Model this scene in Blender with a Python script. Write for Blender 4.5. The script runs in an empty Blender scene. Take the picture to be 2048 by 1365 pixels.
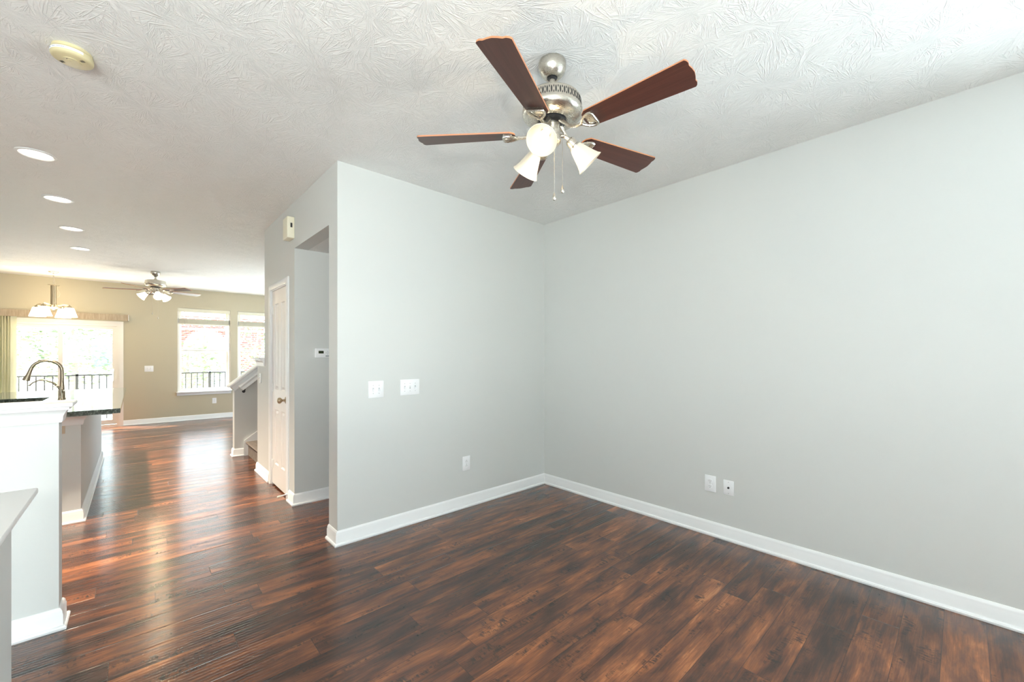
import bpy, bmesh, math, random
from mathutils import Vector, Matrix
R = math.radians
random.seed(7)
sc = bpy.context.scene
COL = sc.collection

# ------------------------------------------------------------------ camera, world, light, exposure
H = 2.743
CAMZ = 1.352
YAW = math.atan2(754, 825)
cam_d = bpy.data.cameras.new('camera')
cam_d.sensor_width = 36.0
cam_d.lens = 825 / 2048 * 36.0
cam_d.shift_y = 29.5 / 2048
cam_d.clip_start = 0.02
cam_d.clip_end = 300
cam = bpy.data.objects.new('camera', cam_d)
cam.location = (0, 0, CAMZ)
cam.rotation_euler = (R(90), 0, -YAW)
COL.objects.link(cam)
sc.camera = cam
sc.view_settings.view_transform = 'Standard'
sc.view_settings.look = 'None'
sc.view_settings.gamma = 1.0
sc.view_settings.use_curve_mapping = False
sc.view_settings.exposure = 0.0
sc.cycles.max_bounces = 10
sc.cycles.diffuse_bounces = 6
sc.cycles.glossy_bounces = 4
sc.cycles.transmission_bounces = 8
sc.cycles.transparent_max_bounces = 16
sc.cycles.sample_clamp_indirect = 25.0
sc.cycles.caustics_reflective = False
sc.cycles.caustics_refractive = False
sc.cycles.use_denoising = True

SKY = 9.0
world = bpy.data.worlds.new('sky')
sc.world = world
world.use_nodes = True
wn = world.node_tree.nodes
wl = world.node_tree.links
wn.clear()
w_out = wn.new('ShaderNodeOutputWorld')
w_bg = wn.new('ShaderNodeBackground')
w_tc = wn.new('ShaderNodeTexCoord')
w_sep = wn.new('ShaderNodeSeparateXYZ')
w_ramp = wn.new('ShaderNodeValToRGB')
w_ramp.color_ramp.elements[0].position = 0.0
w_ramp.color_ramp.elements[0].color = (0.76, 0.88, 1.0, 1)
w_ramp.color_ramp.elements[1].position = 1.0
w_ramp.color_ramp.elements[1].color = (0.55, 0.75, 1.0, 1)
wl.new(w_tc.outputs['Generated'], w_sep.inputs[0])
wl.new(w_sep.outputs['Z'], w_ramp.inputs[0])
wl.new(w_ramp.outputs[0], w_bg.inputs[0])
w_bg.inputs[1].default_value = SKY
wl.new(w_bg.outputs[0], w_out.inputs[0])


def lamp(name, kind, loc, energy, color, rot=(0, 0, 0), **kw):
    d = bpy.data.lights.new(name, kind)
    d.energy = energy
    d.color = color
    portal = kw.pop('portal', False)
    for k, v in kw.items():
        setattr(d, k, v)
    if portal:
        d.cycles.is_portal = True
    o = bpy.data.objects.new(name, d)
    o.location = loc
    o.rotation_euler = rot
    COL.objects.link(o)
    return o


# the sun stands behind the house; direction read from the patches by the patio door
sun = lamp('sun', 'SUN', (-6, 16, 12), 48.0, (1.0, 0.93, 0.82), angle=R(0.6))
sun.rotation_euler = Vector((0.59, -0.47, -1.0)).to_track_quat('-Z', 'Y').to_euler()
# the photographer's flash, held just behind and left of the camera (its shadows show on the ceiling)
lamp('camera_flash', 'POINT', (-0.30, -0.32, 1.52), 76.0, (1.0, 0.98, 0.95), shadow_soft_size=0.05)
# fill lamps added outside unseen windows to brighten the rooms, plus sky portals
lamp('front_ceiling_fill', 'AREA', (-1.3, -2.55, 0.70), 310.0, (1.0, 0.97, 0.90), rot=(R(130), 0, 0),
     shape='RECTANGLE', size=2.4, size_y=0.9)  # upward lamp added to lift the ceiling near the camera
lamp('left_ceiling_fill', 'AREA', (-4.1, -0.4, 0.70), 15.0, (1.0, 0.97, 0.90), rot=(R(130), 0, R(-90)),
     shape='RECTANGLE', size=1.9, size_y=0.9)  # weak upward lamp added outside the unseen left window
lamp('added_left_window_sky', 'AREA', (-3.6, -0.4, 1.40), 1, (1, 1, 1), rot=(R(90), 0, R(-90)), shape='RECTANGLE', size=1.9, size_y=1.7, portal=True)
lamp('front_window_sky', 'AREA', (-1.3, -2.10, 1.40), 1, (1, 1, 1), rot=(R(90), 0, 0), shape='RECTANGLE', size=1.6, size_y=1.7, portal=True)
lamp('side_fill', 'AREA', (3.42, -1.0, 1.40), 108.0, (0.85, 0.93, 1.0), rot=(R(90), 0, R(90)),
     shape='RECTANGLE', size=1.1, size_y=1.7)  # lamp added at the unseen side window to light the low half wall
lamp('added_family_window_sky', 'AREA', (3.40, 8.8, 1.45), 1, (1, 1, 1), rot=(R(90), 0, R(90)), shape='RECTANGLE', size=2.4, size_y=1.75, portal=True)
lamp('family_room_fill', 'AREA', (3.75, 8.8, 0.5), 22.0, (1.0, 0.92, 0.76), rot=(R(135), 0, R(90)), shape='RECTANGLE', size=2.4, size_y=0.8)  # upward lamp added outside the unseen far-room window
# upward lamp added over the sunlit deck to brighten the far ceiling
lamp('deck_bounce_fill', 'AREA', (0.4, 11.42, 0.02), 160.0, (1.0, 0.95, 0.84), rot=(R(-163), 0, 0), shape='RECTANGLE', size=4.6, size_y=0.5)
lamp('patio_door_sky', 'AREA', (-0.97, 11.12, 1.0), 1, (1, 1, 1), rot=(R(-90), 0, 0), shape='RECTANGLE', size=1.5, size_y=1.95, portal=True)
lamp('window_sky', 'AREA', (1.10, 11.12, 1.47), 1, (1, 1, 1), rot=(R(-90), 0, 0), shape='RECTANGLE', size=0.95, size_y=1.8, portal=True)
lamp('window_sky', 'AREA', (2.14, 11.12, 1.47), 1, (1, 1, 1), rot=(R(-90), 0, 0), shape='RECTANGLE', size=0.95, size_y=1.8, portal=True)

WARM = (1.0, 0.72, 0.42)


# ------------------------------------------------------------------ material helpers
def srgb(r, g, b):
    f = lambda c: (c / 255 / 12.92) if c / 255 <= 0.04045 else ((c / 255 + 0.055) / 1.055) ** 2.4
    return (f(r), f(g), f(b), 1)


class NT:
    def __init__(self, m):
        self.t = m.node_tree
        self.n = m.node_tree.nodes
        self.l = m.node_tree.links

    def new(self, k, **kw):
        n = self.n.new(k)
        for a, v in kw.items():
            setattr(n, a, v)
        return n

    def put(self, sock, v):
        if isinstance(v, bpy.types.NodeSocket):
            self.l.new(v, sock)
        elif v is not None:
            sock.default_value = v

    def math(self, op, a, b=None, c=None, clamp=False):
        n = self.new('ShaderNodeMath', operation=op)
        n.use_clamp = clamp
        for i, v in enumerate((a, b, c)):
            self.put(n.inputs[i], v)
        return n.outputs[0]

    def comb(self, x, y, z):
        n = self.new('ShaderNodeCombineXYZ')
        for i, v in enumerate((x, y, z)):
            self.put(n.inputs[i], v)
        return n.outputs[0]

    def noise(self, vec, scale=5, detail=2, rough=0.5, dim='3D', w=None, distortion=0):
        n = self.new('ShaderNodeTexNoise', noise_dimensions=dim)
        if vec is not None and dim != '1D':
            self.l.new(vec, n.inputs['Vector'])
        if w is not None:
            self.put(n.inputs['W'], w)
        n.inputs['Scale'].default_value = scale
        n.inputs['Detail'].default_value = detail
        n.inputs['Roughness'].default_value = rough
        n.inputs['Distortion'].default_value = distortion
        return n.outputs[0]

    def ramp(self, fac, stops, interp='LINEAR'):
        n = self.new('ShaderNodeValToRGB')
        cr = n.color_ramp
        cr.interpolation = interp
        while len(cr.elements) < len(stops):
            cr.elements.new(0.5)
        for e, (p, c) in zip(cr.elements, stops):
            e.position = p
            e.color = c if len(c) == 4 else (*c, 1)
        self.l.new(fac, n.inputs[0])
        return n.outputs[0]

    def mix(self, fac, a, b, kind='RGBA', blend='MIX'):
        n = self.new('ShaderNodeMix', data_type=kind)
        if kind == 'RGBA':
            n.blend_type = blend
            i, j, k, o = 0, 6, 7, 2
        else:
            i, j, k, o = 0, 2, 3, 0
        self.put(n.inputs[i], fac)
        self.put(n.inputs[j], a)
        self.put(n.inputs[k], b)
        return n.outputs[o]

    def bump(self, height, strength=1.0, dist=0.01, normal=None):
        n = self.new('ShaderNodeBump')
        n.inputs['Strength'].default_value = strength
        n.inputs['Distance'].default_value = dist
        self.l.new(height, n.inputs['Height'])
        if normal is not None:
            self.l.new(normal, n.inputs['Normal'])
        return n.outputs[0]

    def world(self):
        return self.new('ShaderNodeNewGeometry').outputs['Position']

    def obj(self):
        return self.new('ShaderNodeTexCoord').outputs['Object']


def mat(name, color=(0.8, 0.8, 0.8, 1), rough=0.5, metal=0.0, spec=0.5, **kw):
    m = bpy.data.materials.new(name)
    m.use_nodes = True
    b = m.node_tree.nodes['Principled BSDF']
    b.inputs['Base Color'].default_value = color
    b.inputs['Roughness'].default_value = rough
    b.inputs['Metallic'].default_value = metal
    b.inputs['Specular IOR Level'].default_value = spec
    for k, v in kw.items():
        b.inputs[k].default_value = v
    return m


def bsdf(m):
    return m.node_tree.nodes['Principled BSDF']


def wall_paint(name, color):
    m = mat(name, color, 0.55, spec=0.35)
    t = NT(m)
    n = t.noise(t.world(), 190, 2, 0.6)
    t.l.new(t.bump(n, 0.10, 0.002), bsdf(m).inputs['Normal'])
    v = t.noise(t.world(), 0.8, 2)
    c = t.mix(t.math('MULTIPLY', v, 0.05), color, (color[0] * .8, color[1] * .8, color[2] * .8, 1))
    t.l.new(c, bsdf(m).inputs['Base Color'])
    return m


def plain(name, color, rough=0.4, metal=0.0, spec=0.5, amount=0.04, scale=30, **kw):
    """a slightly uneven painted / plastic / metal surface"""
    m = mat(name, color, rough, metal, spec, **kw)
    t = NT(m)
    n = t.noise(t.obj(), scale, 2)
    c = t.mix(t.math('MULTIPLY', n, amount * 2), color, (color[0] * .75, color[1] * .75, color[2] * .75, 1))
    t.l.new(c, bsdf(m).inputs['Base Color'])
    return m


M = {}
M['wall'] = wall_paint('grey_wall_paint', (0.655, 0.668, 0.648, 1))
M['wall_far'] = wall_paint('beige_far_wall', (0.53, 0.475, 0.35, 1))  # warmer beige tone than the other walls
M['trim'] = plain('white_trim_paint', (0.84, 0.85, 0.85, 1), 0.35, amount=0.02)
M['door'] = plain('white_door_paint', (0.80, 0.78, 0.75, 1), 0.42, amount=0.02)
M['plastic'] = plain('white_plastic', (0.88, 0.89, 0.90, 1), 0.3, amount=0.02)
M['plastic_grey'] = plain('light_grey_plastic', (0.55, 0.56, 0.57, 1), 0.4)
M['ivory'] = plain('ivory_plastic', (0.66, 0.58, 0.35, 1), 0.4, amount=0.03)
M['ivory_light'] = plain('pale_ivory_plastic', (0.84, 0.80, 0.64, 1), 0.4, amount=0.03)
M['almond'] = plain('almond_plastic', (0.55, 0.45, 0.33, 1), 0.35)
M['dark'] = plain('dark_slot', (0.03, 0.03, 0.03, 1), 0.6)
M['black'] = plain('black_metal', (0.02, 0.02, 0.022, 1), 0.45)
M['screw'] = plain('screw_grey', (0.5, 0.5, 0.5, 1), 0.3, metal=0.8)
M['vinyl'] = plain('vinyl_frame', (0.82, 0.79, 0.74, 1), 0.35, amount=0.02)
M['blind'] = plain('cream_blind', (0.72, 0.68, 0.55, 1), 0.5)
M['tape'] = plain('cord', (0.6, 0.57, 0.47, 1), 0.7)


def metal_brushed(name, color, rough):
    m = mat(name, color, rough, 1.0)
    t = NT(m)
    tc = t.obj()
    mp = t.new('ShaderNodeMapping')
    mp.inputs['Scale'].default_value = (30, 30, 600)
    t.l.new(tc, mp.inputs[0])
    n = t.noise(mp.outputs[0], 3, 2)
    r = t.math('MULTIPLY_ADD', n, 0.16, rough - 0.06)
    t.l.new(r, bsdf(m).inputs['Roughness'])
    return m


M['nickel'] = metal_brushed('brushed_nickel', (0.62, 0.58, 0.51, 1), 0.26)
M['steel'] = metal_brushed('faucet_steel', (0.36, 0.30, 0.22, 1), 0.22)
M['bronze'] = metal_brushed('warm_nickel', (0.50, 0.41, 0.28, 1), 0.30)
M['brass'] = metal_brushed('antique_brass', (0.45, 0.33, 0.16, 1), 0.35)


def emissive(name, color, strength, base=(0.9, 0.88, 0.82, 1)):
    m = mat(name, base, 0.35)
    b = bsdf(m)
    t = NT(m)
    n = t.noise(t.obj(), 25, 2)
    c = t.mix(t.math('MULTIPLY', n, 0.12), color, (color[0], color[1] * .93, color[2] * .82, 1))
    t.l.new(c, b.inputs['Emission Color'])
    b.inputs['Emission Strength'].default_value = strength
    return m


M['shade'] = emissive('frosted_glass_shade', (1.0, 0.86, 0.62, 1), 0.18, (0.66, 0.60, 0.49, 1))
M['shade_far'] = emissive('frosted_shade_glow', (1.0, 0.84, 0.58, 1), 4.5)
M['bulb'] = emissive('lit_bulb', (1.0, 0.93, 0.78, 1), 2.2)
M['can_lens'] = emissive('lit_flood_bulb', (1.0, 0.90, 0.74, 1), 6.0)


def glass(name):
    m = bpy.data.materials.new(name)
    m.use_nodes = True
    t = NT(m)
    t.n.clear()
    o = t.new('ShaderNodeOutputMaterial')
    a = t.new('ShaderNodeBsdfTransparent')
    a.inputs[0].default_value = (0.93, 0.96, 0.95, 1)
    g = t.new('ShaderNodeBsdfGlossy')
    g.inputs['Roughness'].default_value = 0.02
    f = t.new('ShaderNodeLayerWeight')
    f.inputs[0].default_value = 0.5
    mx = t.new('ShaderNodeMixShader')
    nz = t.noise(t.obj(), 2, 1)
    t.l.new(t.bump(nz, 0.05, 0.001), g.inputs['Normal'])
    t.l.new(t.math('MULTIPLY_ADD', t.math('POWER', f.outputs['Facing'], 5.0), 0.6, 0.03), mx.inputs[0])
    t.l.new(a.outputs[0], mx.inputs[1])
    t.l.new(g.outputs[0], mx.inputs[2])
    t.l.new(mx.outputs[0], o.inputs[0])
    return m


M['glass'] = glass('window_glass')


def ceiling_material():
    m = mat('stomped_ceiling_texture', (0.87, 0.87, 0.855, 1), 0.7, spec=0.25)
    t = NT(m)
    P = t.world()
    heights = []
    for k, (sc_, off, fr) in enumerate(((3.6, 0.0, 6.5), (4.3, 3.7, 5.5), (5.2, 8.1, 4.5))):
        add = t.new('ShaderNodeVectorMath', operation='ADD')
        t.l.new(P, add.inputs[0])
        add.inputs[1].default_value = (off, off * 1.7, 0)
        wob = t.new('ShaderNodeTexNoise')
        wob.inputs['Scale'].default_value = 3.0
        t.l.new(add.outputs[0], wob.inputs['Vector'])
        wsub = t.new('ShaderNodeVectorMath', operation='MULTIPLY_ADD')
        t.l.new(wob.outputs['Color'], wsub.inputs[0])
        wsub.inputs[1].default_value = (0.07, 0.07, 0)
        t.l.new(add.outputs[0], wsub.inputs[2])
        v = t.new('ShaderNodeTexVoronoi', voronoi_dimensions='2D', feature='F1')
        v.inputs['Scale'].default_value = sc_
        v.inputs['Randomness'].default_value = 0.9
        t.l.new(wsub.outputs[0], v.inputs['Vector'])
        d = t.new('ShaderNodeVectorMath', operation='SUBTRACT')
        t.l.new(wsub.outputs[0], d.inputs[0])
        t.l.new(v.outputs['Position'], d.inputs[1])
        sp = t.new('ShaderNodeSeparateXYZ')
        t.l.new(d.outputs[0], sp.inputs[0])
        r = t.math('SQRT', t.math('ADD', t.math('MULTIPLY', sp.outputs[0], sp.outputs[0]), t.math('MULTIPLY', sp.outputs[1], sp.outputs[1])))
        rr = t.math('MAXIMUM', r, 0.004)
        cx = t.math('MULTIPLY', t.math('DIVIDE', sp.outputs[0], rr), fr)
        cy = t.math('MULTIPLY', t.math('DIVIDE', sp.outputs[1], rr), fr)
        vec = t.comb(cx, cy, t.math('MULTIPLY', r, 3.2))
        spc = t.new('ShaderNodeSeparateColor')
        t.l.new(v.outputs['Color'], spc.inputs[0])
        n = t.noise(vec, 1.35, 1, 0.5, dim='4D', w=t.math('MULTIPLY', spc.outputs[0], 37.0))
        ridge = t.math('SUBTRACT', 1.0, t.math('MULTIPLY', t.math('ABSOLUTE', t.math('SUBTRACT', n, 0.5)), 20.0), clamp=True)
        near = t.math('MULTIPLY', t.math('SUBTRACT', r, 0.012), 30.0, clamp=True)
        heights.append(t.math('MULTIPLY', ridge, near))
    h = t.math('MAXIMUM', t.math('MAXIMUM', heights[0], heights[1]), t.math('MULTIPLY', heights[2], 0.7))
    fine = t.noise(P, 60, 3)
    h2 = t.math('MULTIPLY_ADD', fine, 0.25, h)
    t.l.new(t.bump(h2, 0.68, 0.003), bsdf(m).inputs['Normal'])
    return m


M['ceiling'] = ceiling_material()


def floor_material():
    m = mat('dark_hand_scraped_planks', (0.1, 0.05, 0.03, 1), 0.28)
    t = NT(m)
    P = t.world()
    sp = t.new('ShaderNodeSeparateXYZ')
    t.l.new(P, sp.inputs[0])
    X, Y = sp.outputs[0], sp.outputs[1]
    W, L = 0.1455, 1.21
    yy = t.math('DIVIDE', t.math('ADD', Y, 20 + 0.0115), W)
    row = t.math('FLOOR', yy)
    fy = t.math('FRACT', yy)
    wr = t.new('ShaderNodeTexWhiteNoise', noise_dimensions='1D')
    t.l.new(row, wr.inputs['W'])
    xx = t.math('ADD', t.math('DIVIDE', t.math('ADD', X, 20), L), t.math('MULTIPLY', wr.outputs[0], 7.31))
    col = t.math('FLOOR', xx)
    fx = t.math('FRACT', xx)
    wp = t.new('ShaderNodeTexWhiteNoise', noise_dimensions='2D')
    t.l.new(t.comb(row, col, 0), wp.inputs['Vector'])
    wsep = t.new('ShaderNodeSeparateColor')
    t.l.new(wp.outputs['Color'], wsep.inputs[0])
    ra, rb, rc = wsep.outputs
    # plank-local coordinates so that the figure breaks at each seam
    off = t.math('MULTIPLY', ra, 61.0)
    off2 = t.math('MULTIPLY', rb, 47.0)
    px = t.math('ADD', X, off)
    py = t.math('ADD', Y, off2)
    figure = t.noise(t.comb(t.math('MULTIPLY', px, 2.3), t.math('MULTIPLY', py, 12.0), off), 1.0, 5, 0.60, distortion=0.35)
    grain = t.noise(t.comb(t.math('MULTIPLY', px, 6.0), t.math('MULTIPLY', py, 150.0), off), 1.0, 4, 0.6, distortion=0.15)
    chat = t.noise(t.comb(t.math('MULTIPLY', px, 75.0), t.math('MULTIPLY', py, 28.0), off), 1.0, 3, 0.6, distortion=0.5)
    blot = t.noise(t.comb(t.math('MULTIPLY', px, 4.6), t.math('MULTIPLY', py, 15.0), off2), 1.0, 4, 0.65, distortion=0.4)
    tone = t.math('ADD', t.math('MULTIPLY_ADD', t.math('SUBTRACT', figure, 0.5), 2.1, 0.45),
                  t.math('ADD', t.math('MULTIPLY', t.math('SUBTRACT', ra, 0.5), 0.38),
                         t.math('MULTIPLY', t.math('SUBTRACT', grain, 0.5), 0.6)), clamp=True)
    c = t.ramp(tone, [(0.0, (0.022, 0.0095, 0.0065)), (0.30, (0.060, 0.022, 0.012)), (0.55, (0.125, 0.042, 0.018)),
                      (0.80, (0.24, 0.080, 0.028)), (1.0, (0.40, 0.150, 0.055))])
    # dark scraped blotches with chatter marks
    bl = t.math('MULTIPLY', t.math('SUBTRACT', blot, 0.535), 10.0, clamp=True)
    ch = t.math('MULTIPLY', t.math('SUBTRACT', chat, 0.45), 7.0, clamp=True)
    dk = t.math('MULTIPLY', t.math('MULTIPLY', bl, ch), 0.85)
    c = t.mix(dk, c, (0.012, 0.008, 0.0065, 1))
    # seams
    ey = t.math('MULTIPLY', t.math('MINIMUM', fy, t.math('SUBTRACT', 1.0, fy)), W)
    ex = t.math('MULTIPLY', t.math('MINIMUM', fx, t.math('SUBTRACT', 1.0, fx)), L)
    e = t.math('MINIMUM', ey, ex)
    seam = t.math('SUBTRACT', 1.0, t.math('DIVIDE', e, 0.0020), clamp=True)
    c = t.mix(t.math('MULTIPLY', seam, 0.85), c, (0.008, 0.005, 0.004, 1))
    b = bsdf(m)
    t.l.new(c, b.inputs['Base Color'])
    t.l.new(t.math('MULTIPLY_ADD', grain, 0.06, 0.15), b.inputs['Roughness'])
    b.inputs['Specular IOR Level'].default_value = 0.6
    b.inputs['Coat Weight'].default_value = 0.3
    b.inputs['Coat Roughness'].default_value = 0.30
    # hand-scraped ridges running along each plank
    warp = t.noise(t.comb(t.math('MULTIPLY', px, 1.6), t.math('MULTIPLY', py, 6.0), off), 1.0, 2, 0.5)
    ph = t.math('ADD', t.math('MULTIPLY', Y, 2 * math.pi / 0.0208), t.math('MULTIPLY_ADD', warp, 1.6, t.math('MULTIPLY', rb, 6.0)))
    ripple = t.math('MULTIPLY_ADD', t.math('SINE', ph), 0.5, 0.5)
    amp = t.math('MULTIPLY_ADD', t.noise(t.comb(t.math('MULTIPLY', px, 1.2), t.math('MULTIPLY', py, 4.0), off2), 1.0, 2), 1.0, 0.40)
    groove = t.math('DIVIDE', e, 0.004, clamp=True)
    hgt = t.math('ADD', t.math('MULTIPLY', ripple, amp), t.math('MULTIPLY_ADD', grain, 0.03, t.math('MULTIPLY', groove, 0.9)))
    t.l.new(t.bump(hgt, 0.6, 0.0010), b.inputs['Normal'])
    return m


M['floor'] = floor_material()


def blade_material():
    m = mat('mahogany_blade', (0.16, 0.05, 0.03, 1), 0.38)
    t = NT(m)
    mp = t.new('ShaderNodeMapping')
    mp.inputs['Scale'].default_value = (3, 60, 60)
    t.l.new(t.obj(), mp.inputs[0])
    n = t.noise(mp.outputs[0], 1.0, 4, 0.6, distortion=0.3)
    c = t.ramp(n, [(0.25, (0.055, 0.018, 0.013)), (0.6, (0.095, 0.032, 0.022)), (0.9, (0.15, 0.055, 0.033))])
    t.l.new(c, bsdf(m).inputs['Base Color'])
    return m


M['blade'] = blade_material()
M['blade_edge'] = plain('cherry_blade_edge', (0.52, 0.21, 0.10, 1), 0.4)


def granite_material():
    m = mat('dark_granite', (0.02, 0.025, 0.022, 1), 0.06)
    t = NT(m)
    v = t.new('ShaderNodeTexVoronoi')
    v.inputs['Scale'].default_value = 160
    t.l.new(t.obj(), v.inputs['Vector'])
    n = t.noise(t.obj(), 45, 4, 0.7)
    f = t.math('MULTIPLY', t.math('SUBTRACT', n, 0.35), v.outputs['Distance'])
    c = t.ramp(f, [(0.0, (0.012, 0.016, 0.014)), (0.12, (0.05, 0.065, 0.06)), (0.3, (0.22, 0.25, 0.23))])
    t.l.new(c, bsdf(m).inputs['Base Color'])
    return m


M['granite'] = granite_material()


def carpet_material():
    m = mat('taupe_carpet', (0.3, 0.25, 0.21, 1), 0.95, spec=0.1)
    t = NT(m)
    n = t.noise(t.obj(), 220, 3, 0.7)
    n2 = t.noise(t.obj(), 30, 3, 0.6)
    f = t.math('ADD', t.math('MULTIPLY', n, 0.6), t.math('MULTIPLY', n2, 0.4))
    c = t.ramp(f, [(0.3, (0.14, 0.115, 0.10)), (0.7, (0.40, 0.345, 0.30))])
    t.l.new(c, bsdf(m).inputs['Base Color'])
    t.l.new(t.bump(n, 0.8, 0.006), bsdf(m).inputs['Normal'])
    return m


M['carpet'] = carpet_material()


def fabric_material(name, c0, c1):
    m = mat(name, c0, 0.8)
    t = NT(m)
    mp = t.new('ShaderNodeMapping')
    mp.inputs['Scale'].default_value = (60, 60, 8)
    t.l.new(t.obj(), mp.inputs[0])
    n = t.noise(mp.outputs[0], 1.0, 3)
    t.l.new(t.ramp(n, [(0.3, c0), (0.7, c1)]), bsdf(m).inputs['Base Color'])
    return m


M['valance'] = fabric_material('tan_valance', (0.34, 0.27, 0.19, 1), (0.46, 0.38, 0.28, 1))


def vane_material():
    m = fabric_material('cream_vertical_vane', (0.62, 0.60, 0.46, 1), (0.70, 0.68, 0.55, 1))
    t = NT(m)
    tr = t.new('ShaderNodeBsdfTranslucent')
    tr.inputs[0].default_value = (0.75, 0.73, 0.55, 1)
    mx = t.new('ShaderNodeMixShader')
    mx.inputs[0].default_value = 0.45
    out = [n for n in t.n if n.type == 'OUTPUT_MATERIAL'][0]
    t.l.new(bsdf(m).outputs[0], mx.inputs[1])
    t.l.new(tr.outputs[0], mx.inputs[2])
    t.l.new(mx.outputs[0], out.inputs[0])
    return m


M['vane'] = vane_material()


def brick_material():
    m = mat('red_brick', (0.3, 0.1, 0.07, 1), 0.85)
    t = NT(m)
    P = t.world()
    sp = t.new('ShaderNodeSeparateXYZ')
    t.l.new(P, sp.inputs[0])
    b = t.new('ShaderNodeTexBrick')
    b.inputs['Scale'].default_value = 1.0
    b.inputs['Brick Width'].default_value = 0.30
    b.inputs['Row Height'].default_value = 0.105
    b.inputs['Mortar Size'].default_value = 0.016
    b.inputs['Color1'].default_value = (0.25, 0.085, 0.062, 1)
    b.inputs['Color2'].default_value = (0.19, 0.065, 0.05, 1)
    b.inputs['Mortar'].default_value = (0.55, 0.52, 0.48, 1)
    t.l.new(t.comb(sp.outputs[0], sp.outputs[2], 0), b.inputs['Vector'])
    t.l.new(b.outputs['Color'], bsdf(m).inputs['Base Color'])
    return m


M['brick'] = brick_material()


def siding_material(name, c):
    m = mat(name, c, 0.6)
    t = NT(m)
    sp = t.new('ShaderNodeSeparateXYZ')
    t.l.new(t.world(), sp.inputs[0])
    f = t.math('FRACT', t.math('DIVIDE', t.math('ADD', sp.outputs[2], 20), 0.13))
    k = t.math('GREATER_THAN', f, 0.9)
    t.l.new(t.mix(k, c, (c[0] * .6, c[1] * .6, c[2] * .6, 1)), bsdf(m).inputs['Base Color'])
    t.l.new(t.bump(f, 0.4, 0.01), bsdf(m).inputs['Normal'])
    return m


M['siding'] = siding_material('white_siding', (0.75, 0.76, 0.76, 1))
M['ext_window'] = plain('blue_window_glass', (0.12, 0.17, 0.20, 1), 0.2)
M['shutter'] = plain('blue_shutter', (0.10, 0.15, 0.17, 1), 0.6)
M['bark'] = plain('tree_bark', (0.30, 0.25, 0.20, 1), 0.9, amount=0.2)
M['deck'] = plain('weathered_deck', (0.62, 0.59, 0.54, 1), 0.8, amount=0.1)
M['roofing'] = plain('grey_shingles', (0.2, 0.2, 0.21, 1), 0.9, amount=0.2)


def leaf_material():
    m = mat('tree_leaves', (0.12, 0.18, 0.04, 1), 0.6)
    t = NT(m)
    n = t.noise(t.world(), 1.7, 3)
    t.l.new(t.ramp(n, [(0.35, (0.13, 0.17, 0.08)), (0.65, (0.30, 0.33, 0.18))]), bsdf(m).inputs['Base Color'])
    return m


M['leaf'] = leaf_material()


def bounce_ground_material():
    m = mat('pale_bounce_ground', (0.6, 0.58, 0.54, 1), 0.9)  # lawn swapped for a pale tone that bounces sunlight onto the facades
    t = NT(m)
    n = t.noise(t.world(), 3, 4)
    t.l.new(t.ramp(n, [(0.3, (0.56, 0.54, 0.50)), (0.7, (0.68, 0.66, 0.62))]), bsdf(m).inputs['Base Color'])
    return m


M['bounce_ground'] = bounce_ground_material()


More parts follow.
